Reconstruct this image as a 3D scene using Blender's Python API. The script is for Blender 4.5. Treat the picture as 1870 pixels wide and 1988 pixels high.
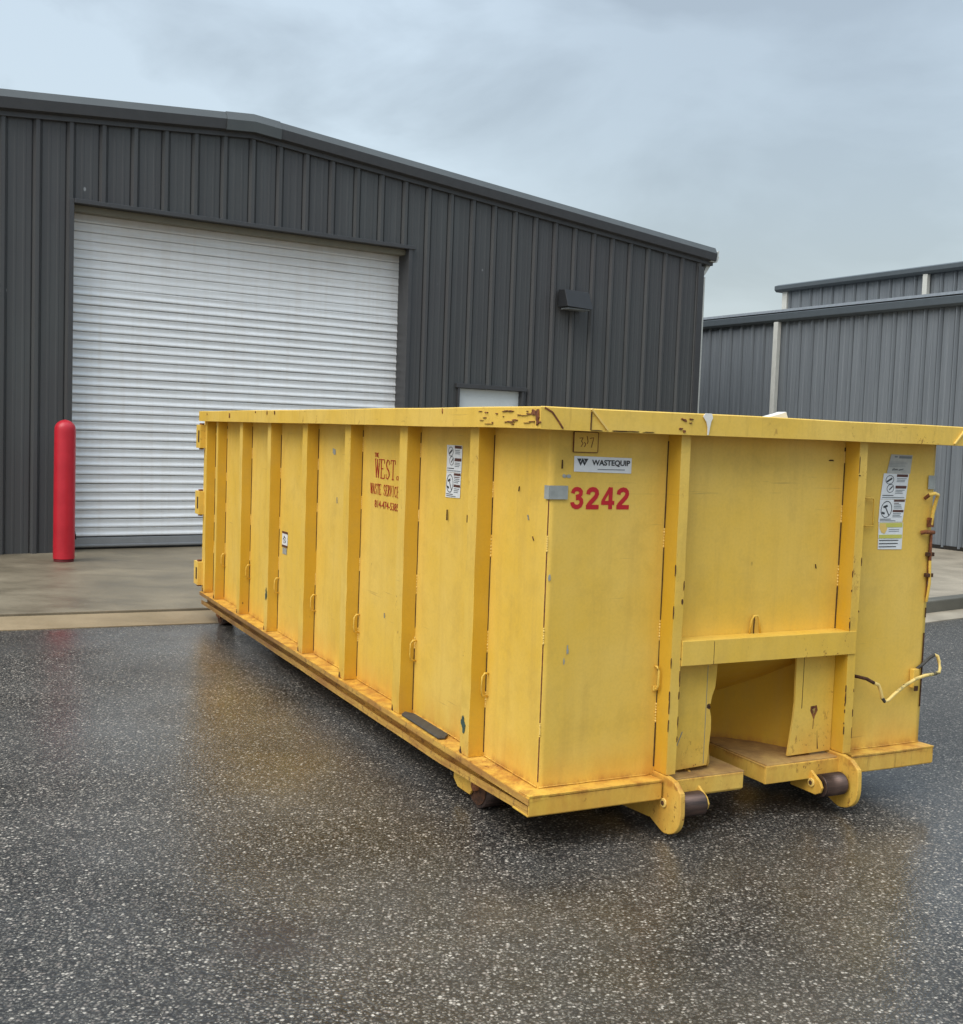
import bpy, bmesh, math, random
from math import radians, sin, cos, pi
from mathutils import Vector, Matrix, noise

scene = bpy.context.scene
for o in list(bpy.data.objects):
    bpy.data.objects.remove(o)

# ------------------------------------------------------------------ camera
cam_d = bpy.data.cameras.new('camera')
cam = bpy.data.objects.new('camera', cam_d)
scene.collection.objects.link(cam)
cam_d.sensor_fit = 'HORIZONTAL'
cam_d.sensor_width = 36.0
cam_d.lens = 36.0 * 2191.86 / 1870.0
cam_d.clip_start = 0.05
cam_d.clip_end = 2000
R_ = Vector((0.99935911, 0.00243023, 0.03571371))
D_ = Vector((0.0357963, -0.06784701, -0.99705336))
F_ = Vector((0, 0.99769278, -0.06789052))
Z_ = -F_
U_ = Z_.cross(R_)
cam.matrix_world = Matrix(((R_.x, U_.x, Z_.x, 0), (R_.y, U_.y, Z_.y, 0), (R_.z, U_.z, Z_.z, 1.65), (0, 0, 0, 1)))
scene.camera = cam

# ------------------------------------------------------------------ exposure
scene.view_settings.view_transform = 'Standard'
scene.view_settings.look = 'None'
scene.view_settings.exposure = 0.0
scene.view_settings.gamma = 1.0

# ------------------------------------------------------------------ sky
SUN_EL, SUN_AZ = radians(50), radians(220)       # azimuth measured from +Y towards +X
world = bpy.data.worlds.new('World')
scene.world = world
world.use_nodes = True
wt = world.node_tree
wt.nodes.clear()
def wn(t, **k):
    n = wt.nodes.new(t)
    for a, b in k.items(): setattr(n, a, b)
    return n
wout = wn('ShaderNodeOutputWorld')
sky = wn('ShaderNodeTexSky', sky_type='NISHITA')
sky.sun_disc = False
sky.sun_elevation = SUN_EL
sky.sun_rotation = SUN_AZ
sky.air_density = 1.5
sky.dust_density = 4.0
bg_sky = wn('ShaderNodeBackground'); bg_sky.inputs[1].default_value = 0.06
wt.links.new(sky.outputs[0], bg_sky.inputs[0])
tc = wn('ShaderNodeTexCoord')
mp = wn('ShaderNodeMapping'); mp.inputs['Scale'].default_value = (1.0, 1.0, 2.2)
mp.inputs['Location'].default_value = (0.35, 0.2, 0.1)
wt.links.new(tc.outputs['Generated'], mp.inputs[0])
nz = wn('ShaderNodeTexNoise'); nz.inputs['Scale'].default_value = 4.0; nz.inputs['Detail'].default_value = 7; nz.inputs['Roughness'].default_value = 0.52
nz.inputs['Distortion'].default_value = 0.35
wt.links.new(mp.outputs[0], nz.inputs['Vector'])
cr = wn('ShaderNodeValToRGB')
cr.color_ramp.elements[0].position = 0.40; cr.color_ramp.elements[0].color = (0.31, 0.355, 0.393, 1)
cr.color_ramp.elements[1].position = 0.60; cr.color_ramp.elements[1].color = (0.495, 0.573, 0.635, 1)
wt.links.new(nz.outputs[0], cr.inputs[0])
sep = wn('ShaderNodeSeparateXYZ'); wt.links.new(tc.outputs['Generated'], sep.inputs[0])
mr = wn('ShaderNodeMapRange'); mr.interpolation_type = 'SMOOTHSTEP'
mr.inputs['From Min'].default_value = 0.38; mr.inputs['From Max'].default_value = 1.0
mr.inputs['To Min'].default_value = 1.0; mr.inputs['To Max'].default_value = 3.0
wt.links.new(sep.outputs['Z'], mr.inputs['Value'])
bg_cl = wn('ShaderNodeBackground')
dn = wn('ShaderNodeVectorMath', operation='DOT_PRODUCT'); wt.links.new(tc.outputs['Generated'], dn.inputs[0])
cdir = (F_ + R_ * (560 / 2192) + D_ * (-730 / 2192)).normalized(); dn.inputs[1].default_value = cdir
dm = wn('ShaderNodeMapRange'); dm.interpolation_type = 'SMOOTHSTEP'
dm.inputs['From Min'].default_value = 0.955; dm.inputs['From Max'].default_value = 1.0; dm.inputs['To Min'].default_value = 0.0; dm.inputs['To Max'].default_value = 0.62
wt.links.new(dn.outputs['Value'], dm.inputs['Value'])
dk = wn('ShaderNodeMixRGB'); dk.inputs[2].default_value = (0.315, 0.36, 0.40, 1)
wt.links.new(dm.outputs[0], dk.inputs[0]); wt.links.new(cr.outputs[0], dk.inputs[1])
wt.links.new(dk.outputs[0], bg_cl.inputs[0]); wt.links.new(mr.outputs[0], bg_cl.inputs[1])
add = wn('ShaderNodeAddShader')
wt.links.new(bg_sky.outputs[0], add.inputs[0]); wt.links.new(bg_cl.outputs[0], add.inputs[1])
wt.links.new(add.outputs[0], wout.inputs[0])

# ------------------------------------------------------------------ sun (veiled by cloud)
sun_d = bpy.data.lights.new('sun', 'SUN')
sun_d.energy = 1.9
sun_d.angle = radians(50)
sun_d.color = (1.0, 0.975, 0.94)
sun = bpy.data.objects.new('sun', sun_d)
scene.collection.objects.link(sun)
sd = Vector((sin(SUN_AZ) * cos(SUN_EL), cos(SUN_AZ) * cos(SUN_EL), sin(SUN_EL)))
sun.rotation_euler = sd.to_track_quat('Z', 'Y').to_euler()
sun.location = sd * 50

random.seed(7)
# ================================================================== materials
class NT:
    def __init__(s, name):
        s.m = bpy.data.materials.new(name); s.m.use_nodes = True
        s.t = s.m.node_tree; s.b = s.t.nodes['Principled BSDF']
        s.tc = s.t.nodes.new('ShaderNodeTexCoord')
    def n(s, t, **k):
        n = s.t.nodes.new(t)
        for a, b in k.items(): setattr(n, a, b)
        return n
    def L(s, a, b): s.t.links.new(a, b)
    def mapping(s, scale=(1, 1, 1), loc=(0, 0, 0), rot=(0, 0, 0), src='Object'):
        m = s.n('ShaderNodeMapping'); m.inputs['Scale'].default_value = scale
        m.inputs['Location'].default_value = loc; m.inputs['Rotation'].default_value = rot
        s.L(s.tc.outputs[src], m.inputs[0]); return m.outputs[0]
    def noise(s, scale, detail=4, rough=0.55, vec=None, dist=0.0):
        n = s.n('ShaderNodeTexNoise'); n.inputs['Scale'].default_value = scale
        n.inputs['Detail'].default_value = detail; n.inputs['Roughness'].default_value = rough
        n.inputs['Distortion'].default_value = dist
        s.L(vec if vec else s.tc.outputs['Object'], n.inputs['Vector']); return n.outputs[0]
    def vor(s, scale, vec=None, feature='F1'):
        n = s.n('ShaderNodeTexVoronoi'); n.inputs['Scale'].default_value = scale; n.feature = feature
        s.L(vec if vec else s.tc.outputs['Object'], n.inputs['Vector']); return n
    def ramp(s, fac, stops):
        r = s.n('ShaderNodeValToRGB'); e = r.color_ramp.elements
        while len(e) < len(stops): e.new(0.5)
        for k, (p, c) in enumerate(stops):
            e[k].position = p; e[k].color = (c, c, c, 1) if isinstance(c, (int, float)) else (*c, 1)
        s.L(fac, r.inputs[0]); return r.outputs[0]
    def mix(s, fac, a, b, mode='MIX'):
        m = s.n('ShaderNodeMixRGB', blend_type=mode)
        for i, v in ((0, fac), (1, a), (2, b)):
            if hasattr(v, 'links') or hasattr(v, 'is_linked'): s.L(v, m.inputs[i])
            else: m.inputs[i].default_value = v if isinstance(v, (int, float)) else (*v, 1)
        return m.outputs[0]
    def math(s, op, a, b=0.0, clamp=False):
        m = s.n('ShaderNodeMath', operation=op); m.use_clamp = clamp
        for i, v in ((0, a), (1, b)):
            if isinstance(v, (int, float)): m.inputs[i].default_value = v
            else: s.L(v, m.inputs[i])
        return m.outputs[0]
    def rng(s, v, a, b, c=0.0, d=1.0):
        m = s.n('ShaderNodeMapRange'); m.interpolation_type = 'SMOOTHSTEP'
        for k, x in zip(('From Min', 'From Max', 'To Min', 'To Max'), (a, b, c, d)): m.inputs[k].default_value = x
        s.L(v, m.inputs['Value']); return m.outputs[0]
    def xyz(s):
        q = s.n('ShaderNodeSeparateXYZ'); s.L(s.tc.outputs['Object'], q.inputs[0]); return q.outputs
    def bump(s, h, strength, dist=0.01):
        b = s.n('ShaderNodeBump'); b.inputs['Strength'].default_value = strength; b.inputs['Distance'].default_value = dist
        s.L(h, b.inputs['Height']); s.L(b.outputs[0], s.b.inputs['Normal'])
    def color(s, c): s.set('Base Color', c)
    def set(s, k, v):
        if isinstance(v, (int, float)): s.b.inputs[k].default_value = v
        elif isinstance(v, tuple): s.b.inputs[k].default_value = (*v, 1)
        else: s.L(v, s.b.inputs[k])

def plain(name, c, rough=0.6, metal=0.0, var=0.12, scale=8.0):
    q = NT(name)
    f = q.ramp(q.noise(scale, 5), [(0.3, 1 - var), (0.7, 1.0)])
    q.color(q.mix(1.0, c, f, 'MULTIPLY'))
    q.set('Roughness', rough); q.set('Metallic', metal)
    return q.m

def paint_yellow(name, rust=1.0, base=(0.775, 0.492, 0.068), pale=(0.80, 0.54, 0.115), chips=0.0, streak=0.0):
    q = NT(name)
    x, y, z = q.xyz()
    c = q.mix(q.ramp(q.noise(1.7, 5, 0.6), [(0.35, 0.0), (0.65, 1.0)]), base, pale)
    # faint vertical wash marks
    st = q.noise(1.0, 5, 0.6, q.mapping((16, 16, 1.1)))
    c = q.mix(q.math('MULTIPLY', q.ramp(st, [(0.50, 0.0), (0.72, 1.0)]), 0.35), c, (0.60, 0.38, 0.075))
    # dull grey-brown grime, blotchy
    gr = q.noise(5.5, 8, 0.68)
    c = q.mix(q.math('MULTIPLY', q.ramp(gr, [(0.50, 0.0), (0.76, 1.0)]), 0.42), c, (0.50, 0.32, 0.065))
    fine = q.noise(85, 3, 0.6)
    c = q.mix(q.ramp(fine, [(0.3, 0.10), (0.6, 0.0)]), c, (0.35, 0.22, 0.05))
    # horizontal scrapes
    sc = q.noise(1.0, 3, 0.5, q.mapping((2.5, 2.5, 90), rot=(0.05, 0.08, 0)))
    scm = q.math('MULTIPLY', q.ramp(sc, [(0.68, 0.0), (0.73, 1.0)]), q.ramp(q.noise(1.9, 2), [(0.55, 0.0), (0.62, 0.45)]))
    c = q.mix(scm, c, (0.33, 0.20, 0.06))
    # stain that creeps up from the sill
    low = q.rng(z, 0.235, 0.46, 1.0, 0.0)
    low = q.math('MULTIPLY', low, q.ramp(q.noise(6.0, 6, 0.7, q.mapping((1, 1, 0.35))), [(0.38, 0.12), (0.66, 1.0)]))
    c = q.mix(q.math('MULTIPLY', low, 0.55), c, (0.62, 0.27, 0.035))
    # rust specks and chips
    sp = q.vor(9.0, q.mapping((1, 1, 0.6)))
    spm = q.ramp(sp.outputs['Distance'], [(0.035, 1.0), (0.06, 0.0)])
    spk = q.math('MULTIPLY', spm, q.ramp(q.noise(2.2, 3), [(0.60, 0.0), (0.66, 1.0)]))
    c = q.mix(q.math('MULTIPLY', spk, 0.8 * rust), c, (0.10, 0.045, 0.015))
    low2 = q.math('MULTIPLY', q.math('MULTIPLY', q.rng(z, 0.238, 0.285, 1.0, 0.0), q.rng(z, 0.215, 0.236, 0.25, 1.0)), q.ramp(q.noise(11.0, 6, 0.75, q.mapping((1, 1, 0.5))), [(0.42, 0.0), (0.60, 1.0)]))
    c = q.mix(q.math('MULTIPLY', low2, 0.7), c, (0.36, 0.13, 0.03))
    if streak > 0:
        sk = q.noise(1.0, 6, 0.72, q.mapping((34, 34, 3.0)))
        rg = q.ramp(q.noise(1.1, 3), [(0.42, 0.1), (0.62, 1.0)])
        c = q.mix(q.math('MULTIPLY', q.math('MULTIPLY', q.ramp(sk, [(0.56, 0.0), (0.70, 1.0)]), rg), streak), c, (0.30, 0.15, 0.035))
        ck = q.noise(1.0, 7, 0.7, q.mapping((6, 6, 60)))
        c = q.mix(q.math('MULTIPLY', q.ramp(ck, [(0.655, 0.0), (0.675, 0.9)]), rg), c, (0.16, 0.06, 0.018))
    if chips > 0:
        ch = q.noise(30, 9, 0.75, q.mapping((1, 1, 0.7)))
        reg = q.ramp(q.noise(2.3, 4), [(0.50, 0.0), (0.68, 1.0)])
        cm = q.math('MULTIPLY', q.ramp(ch, [(0.635 - 0.03 * chips, 0.0), (0.655 - 0.03 * chips, 1.0)]), reg)
        c = q.mix(cm, c, q.mix(q.noise(40, 3), (0.13, 0.045, 0.015), (0.33, 0.12, 0.03)))
    q.color(c)
    q.set('Roughness', q.ramp(q.noise(14, 5), [(0.3, 0.42), (0.7, 0.62)]))
    q.set('Specular IOR Level', 0.35)
    q.bump(q.math('ADD', q.math('MULTIPLY', q.noise(60, 4), 0.25), q.noise(4.0, 3)), 0.25, 0.006)
    return q.m

M = {}
M['paint'] = paint_yellow('weathered_yellow_paint')
M['paint_chip'] = paint_yellow('chipped_yellow_paint', chips=1.0)
M['paint_chip2'] = paint_yellow('heavily_chipped_yellow_paint', chips=1.9)
M['paint_shade'] = paint_yellow('shade_darkened_yellow_paint', base=(0.62, 0.36, 0.022), pale=(0.66, 0.40, 0.04))  # painted shade: deeper copy of the yellow for rib sides, post sides and tunnel
M['paint_rim'] = paint_yellow('streaked_yellow_rim_paint', chips=1.0, streak=0.55)
M['paint_rust'] = paint_yellow('rust_run_yellow_paint', chips=1.6, streak=1.0)
M['bead'] = plain('yellow_weld_bead', (0.84, 0.58, 0.16), 0.5)
q = NT('rusted_yellow_rail')
g = q.noise(3.0, 7, 0.7, q.mapping((1, 1, 5)))
g2 = q.noise(28, 6, 0.7)
c = q.mix(q.ramp(g, [(0.36, 0.0), (0.62, 1.0)]), (0.66, 0.40, 0.075), (0.40, 0.19, 0.045))
c = q.mix(q.ramp(g2, [(0.55, 0.0), (0.66, 0.8)]), c, (0.17, 0.075, 0.025))
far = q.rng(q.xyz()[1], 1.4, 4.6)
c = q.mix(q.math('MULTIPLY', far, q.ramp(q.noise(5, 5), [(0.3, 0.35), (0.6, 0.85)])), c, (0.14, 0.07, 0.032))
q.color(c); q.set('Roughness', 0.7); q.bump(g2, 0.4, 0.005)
M['rail'] = q.m
q = NT('peeling_yellow_bar_paint')
g = q.noise(8, 6, 0.75)
q.color(q.ramp(g, [(0.40, (0.05, 0.04, 0.025)), (0.44, (0.45, 0.36, 0.13)), (0.50, (0.82, 0.60, 0.20))]))
q.set('Roughness', 0.6)
M['bar'] = q.m
q = NT('rust')
g = q.noise(35, 7, 0.7)
q.color(q.ramp(g, [(0.3, (0.05, 0.017, 0.008)), (0.5, (0.17, 0.055, 0.02)), (0.7, (0.36, 0.14, 0.04))]))
q.set('Roughness', 0.85); q.bump(g, 0.6, 0.004)
M['rust'] = q.m
M['rust_dark'] = plain('dark_rust_seam', (0.10, 0.04, 0.016), 0.9, var=0.7, scale=60)
q = NT('worn_steel_roller')
g = q.noise(1, 6, 0.7, q.mapping((3, 30, 30)))
q.color(q.ramp(g, [(0.35, (0.035, 0.027, 0.026)), (0.7, (0.15, 0.095, 0.075))]))
q.set('Metallic', 0.5); q.set('Roughness', 0.42); q.bump(g, 0.2, 0.003)
M['roller'] = q.m
M['black'] = plain('black_rubber', (0.018, 0.018, 0.019), 0.8)
M['inside'] = plain('dark_container_floor', (0.12, 0.09, 0.05), 0.9, var=0.5)
q = NT('brown_dirty_plate')
g = q.noise(7, 8, 0.7)
q.color(q.ramp(g, [(0.3, (0.20, 0.105, 0.04)), (0.55, (0.40, 0.24, 0.08)), (0.75, (0.55, 0.36, 0.11))]))
q.set('Roughness', 0.75)
M['plate_dirty'] = q.m
M['white_st'] = plain('white_sticker_vinyl', (0.78, 0.80, 0.80), 0.4, var=0.1, scale=30)
M['grey_st'] = plain('faded_grey_sticker', (0.50, 0.50, 0.46), 0.55, var=0.15, scale=30)
M['ink'] = plain('black_print', (0.025, 0.027, 0.03), 0.5)
M['ink_grey'] = plain('grey_print', (0.22, 0.24, 0.25), 0.5)
M['brown_print'] = plain('brown_print', (0.10, 0.035, 0.025), 0.5)
M['yellow_print'] = plain('lime_yellow_print', (0.60, 0.58, 0.12), 0.5)
M['red'] = plain('red_number_vinyl', (0.56, 0.012, 0.020), 0.45, var=0.15, scale=20)
M['red_stencil'] = plain('red_stencil_paint', (0.44, 0.030, 0.012), 0.6, var=0.3, scale=50)
M['tape'] = plain('silver_tape', (0.36, 0.38, 0.36), 0.45, var=0.25, scale=30)
M['worn'] = plain('bare_worn_steel', (0.075, 0.07, 0.06), 0.7, var=0.5, scale=30)
M['teal'] = plain('teal_paint_scuff', (0.06, 0.11, 0.09), 0.7, var=0.5, scale=30)
M['white_scrap'] = plain('white_plastic_scrap', (0.8, 0.78, 0.72), 0.6)

# dark siding of the near building
q = NT('charcoal_metal_siding')
st = q.noise(1.0, 5, 0.6, q.mapping((9, 9, 0.25)))
c = q.ramp(st, [(0.3, (0.058, 0.060, 0.060)), (0.7, (0.080, 0.084, 0.084))])
bl = q.noise(0.6, 4, 0.6)
c = q.mix(q.ramp(bl, [(0.4, 0.0), (0.65, 0.5)]), c, (0.062, 0.057, 0.060))
sp = q.vor(2.6, q.mapping((1.0, 1.0, 0.7)))
spm = q.math('MULTIPLY', q.ramp(sp.outputs['Distance'], [(0.040, 1.0), (0.058, 0.0)]), q.ramp(q.noise(0.9, 2), [(0.5, 0.0), (0.55, 1.0)]))
c = q.mix(q.math('MULTIPLY', spm, 0.8), c, (0.35, 0.36, 0.36))
q.color(c); q.set('Roughness', 0.5); q.set('Specular IOR Level', 0.4)
q.bump(q.noise(1.0, 3, 0.5, q.mapping((1.5, 1.5, 0.8))), 0.15, 0.02)
M['siding'] = q.m
M['siding_trim'] = plain('charcoal_trim', (0.058, 0.058, 0.060), 0.45, var=0.15)
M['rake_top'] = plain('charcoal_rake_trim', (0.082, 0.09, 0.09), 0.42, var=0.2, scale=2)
M['roof'] = plain('grey_metal_roof', (0.16, 0.17, 0.175), 0.5)
q = NT('grey_blue_metal_siding')
st = q.noise(1.0, 6, 0.65, q.mapping((22, 22, 0.5)))
q.color(q.ramp(st, [(0.3, (0.125, 0.14, 0.155)), (0.7, (0.185, 0.205, 0.222))]))
q.set('Roughness', 0.5)
M['siding2'] = q.m
M['trim2'] = plain('slate_trim', (0.075, 0.09, 0.10), 0.45)
M['white_pipe'] = plain('cream_downspout_paint', (0.60, 0.60, 0.55), 0.5)
q = NT('white_roll_door_paint')
x, y, z = q.xyz()
st = q.noise(1.0, 6, 0.7, q.mapping((1.6, 1.6, 26)))
c = q.ramp(st, [(0.3, (0.68, 0.69, 0.69)), (0.7, (0.84, 0.86, 0.87))])
v = q.noise(1.0, 5, 0.6, q.mapping((14, 14, 0.6)))
c = q.mix(q.ramp(v, [(0.48, 0.0), (0.8, 0.35)]), c, (0.60, 0.56, 0.50))
top = q.math('MULTIPLY', q.rng(z, 3.2, 4.15), q.ramp(q.noise(2.0, 5, 0.7), [(0.3, 0.3), (0.7, 0.8)]))
c = q.mix(q.math('MULTIPLY', top, 0.55), c, (0.58, 0.50, 0.42))
q.color(c); q.set('Roughness', 0.4)
M['rolldoor'] = q.m
M['door_white'] = plain('white_door_paint', (0.66, 0.70, 0.70), 0.45, var=0.05)
M['gasket'] = plain('olive_door_hood', (0.19, 0.17, 0.12), 0.6)
q = NT('red_bollard_plastic')
c = q.ramp(q.noise(4, 5, 0.6), [(0.3, (0.44, 0.010, 0.022)), (0.7, (0.56, 0.018, 0.034))])
q.color(c); q.set('Roughness', 0.38)
M['bollard'] = q.m
M['bollard_base'] = plain('dark_red_base_ring', (0.12, 0.008, 0.01), 0.7)
M['lamp_body'] = plain('dark_lamp_housing', (0.024, 0.026, 0.029), 0.6)
M['steel'] = plain('galvanised_steel', (0.30, 0.31, 0.32), 0.45, 0.4)

# asphalt, wet
q = NT('wet_asphalt')
vec = q.tc.outputs['Object']
wv = q.n('ShaderNodeTexNoise'); wv.inputs['Scale'].default_value = 60; wv.inputs['Detail'].default_value = 2
q.L(vec, wv.inputs['Vector'])
dv = q.n('ShaderNodeVectorMath', operation='SCALE'); q.L(wv.outputs['Color'], dv.inputs[0]); dv.inputs['Scale'].default_value = 0.010
av = q.n('ShaderNodeVectorMath', operation='ADD'); q.L(vec, av.inputs[0]); q.L(dv.outputs[0], av.inputs[1])
v1 = q.vor(92, av.outputs[0]); v2 = q.vor(185, av.outputs[0])
sp1 = q.n('ShaderNodeSeparateColor'); q.L(v1.outputs['Color'], sp1.inputs[0])
sp2 = q.n('ShaderNodeSeparateColor'); q.L(v2.outputs['Color'], sp2.inputs[0])
c1 = q.ramp(sp1.outputs[0], [(0.0, (0.012, 0.012, 0.013)), (0.32, (0.050, 0.049, 0.048)), (0.58, (0.14, 0.137, 0.13)), (0.82, (0.29, 0.26, 0.245)), (0.96, (0.66, 0.64, 0.60))])
c2 = q.ramp(sp2.outputs[0], [(0.0, (0.012, 0.012, 0.012)), (0.45, (0.08, 0.079, 0.075)), (0.8, (0.21, 0.205, 0.19)), (1.0, (0.55, 0.53, 0.49))])
c = q.mix(q.ramp(sp1.outputs[1], [(0.45, 0.0), (0.5, 1.0)]), c1, c2)
edge = q.ramp(v1.outputs['Distance'], [(0.30, 0.0), (0.64, 0.88)])
c = q.mix(edge, c, (0.010, 0.010, 0.011))
bigv = q.noise(0.55, 5, 0.6)
c = q.mix(q.ramp(bigv, [(0.40, 0.35), (0.66, 0.0)]), c, (0.016, 0.016, 0.017))
ox, oy, oz = q.xyz()
c = q.mix(1.0, c, (1.10, 1.03, 0.93), 'MULTIPLY')
dd = q.n('ShaderNodeVectorMath', operation='DISTANCE'); q.L(vec, dd.inputs[0]); dd.inputs[1].default_value = (-0.60, 3.55, 0)
st_ = q.math('MULTIPLY', q.rng(dd.outputs['Value'], 0.02, 0.26, 0.95, 0.0), q.ramp(q.noise(14, 5), [(0.35, 0.2), (0.6, 1.0)]))
c = q.mix(st_, c, (0.020, 0.012, 0.012))
c = q.mix(q.ramp(q.noise(0.9, 4, 0.6, q.mapping(loc=(1.3, 9.2, 0))), [(0.38, 0.0), (0.7, 0.22)]), c, (0.19, 0.185, 0.175))
q.color(c)
wet = q.noise(0.42, 4, 0.55, q.mapping(loc=(3.1, 1.7, 0)))
ro = q.ramp(wet, [(0.36, 0.30), (0.64, 0.55)])
ro = q.math('ADD', ro, q.math('MULTIPLY', sp1.outputs[2], 0.10))
q.set('Roughness', ro)
q.set('Specular IOR Level', 0.22)
hh = q.math('ADD', q.math('MULTIPLY', q.math('SUBTRACT', 0.7, v1.outputs['Distance']), 0.8), q.math('MULTIPLY', sp1.outputs[1], 0.35))
hh = q.math('ADD', hh, q.math('MULTIPLY', v2.outputs['Distance'], -0.3))
bs = q.n('ShaderNodeBump'); bs.inputs['Distance'].default_value = 0.0045
q.L(q.ramp(wet, [(0.34, 0.22), (0.62, 0.62)]), bs.inputs['Strength']); q.L(hh, bs.inputs['Height']); q.L(bs.outputs[0], q.b.inputs['Normal'])
wp = q.ramp(q.noise(0.8, 5, 0.6, q.mapping(loc=(7.3, 2.2, 0))), [(0.34, 0.90), (0.60, 0.25)])
edge_w = q.math('ADD', ox, q.math('MULTIPLY', q.noise(1.3, 4, 0.6), 0.8))
wetr = q.rng(edge_w, 1.75, 2.75)
wp = q.math('MAXIMUM', wp, wetr)
q.set('Coat Weight', wp); q.b.inputs['Coat IOR'].default_value = 1.45; q.set('Coat Roughness', q.ramp(q.noise(1.6, 4), [(0.35, 0.08), (0.7, 0.17)]))
bc = q.n('ShaderNodeBump'); bc.inputs['Distance'].default_value = 0.003; bc.inputs['Strength'].default_value = 0.28
q.L(q.math('ADD', q.math('MULTIPLY', hh, q.math('SUBTRACT', 1.0, q.math('MULTIPLY', wetr, 0.6))), q.noise(30, 3)), bc.inputs['Height']); q.L(bc.outputs[0], q.b.inputs['Coat Normal'])
M['asphalt'] = q.m

def concrete(name, a, b, wet=0.4):
    q = NT(name)
    g = q.noise(1.3, 12, 0.70)
    c = q.ramp(g, [(0.36, a), (0.66, b)])
    c = q.mix(q.ramp(q.noise(60, 4, 0.7), [(0.35, 0.22), (0.6, 0.0)]), c, tuple(x * 0.5 for x in a))
    s = q.noise(1.0, 5, 0.6, q.mapping((0.8, 4.0, 1), rot=(0, 0, 0.5)))
    c = q.mix(q.ramp(s, [(0.52, 0.0), (0.72, 0.4)]), c, tuple(x * 0.7 for x in a))
    sp = q.vor(1.1); c = q.mix(q.ramp(sp.outputs['Distance'], [(0.02, 0.7), (0.03, 0.0)]), c, (0.05, 0.03, 0.02))
    q.color(c); q.set('Roughness', q.ramp(g, [(0.35, wet), (0.65, wet + 0.25)]))
    q.bump(q.noise(90, 4), 0.15, 0.003)
    return q.m
M['concrete'] = concrete('damp_tan_concrete', (0.150, 0.122, 0.080), (0.275, 0.228, 0.155))
M['gutter'] = concrete('tan_concrete_gutter', (0.25, 0.185, 0.10), (0.36, 0.27, 0.16), 0.5)
M['concrete_r'] = concrete('pale_concrete', (0.26, 0.22, 0.16), (0.42, 0.36, 0.27))
M['kerb'] = concrete('damp_kerb_concrete', (0.10, 0.095, 0.075), (0.16, 0.15, 0.12))
M['joint'] = plain('dark_joint', (0.02, 0.017, 0.013), 0.9, var=0.6, scale=20)

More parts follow.
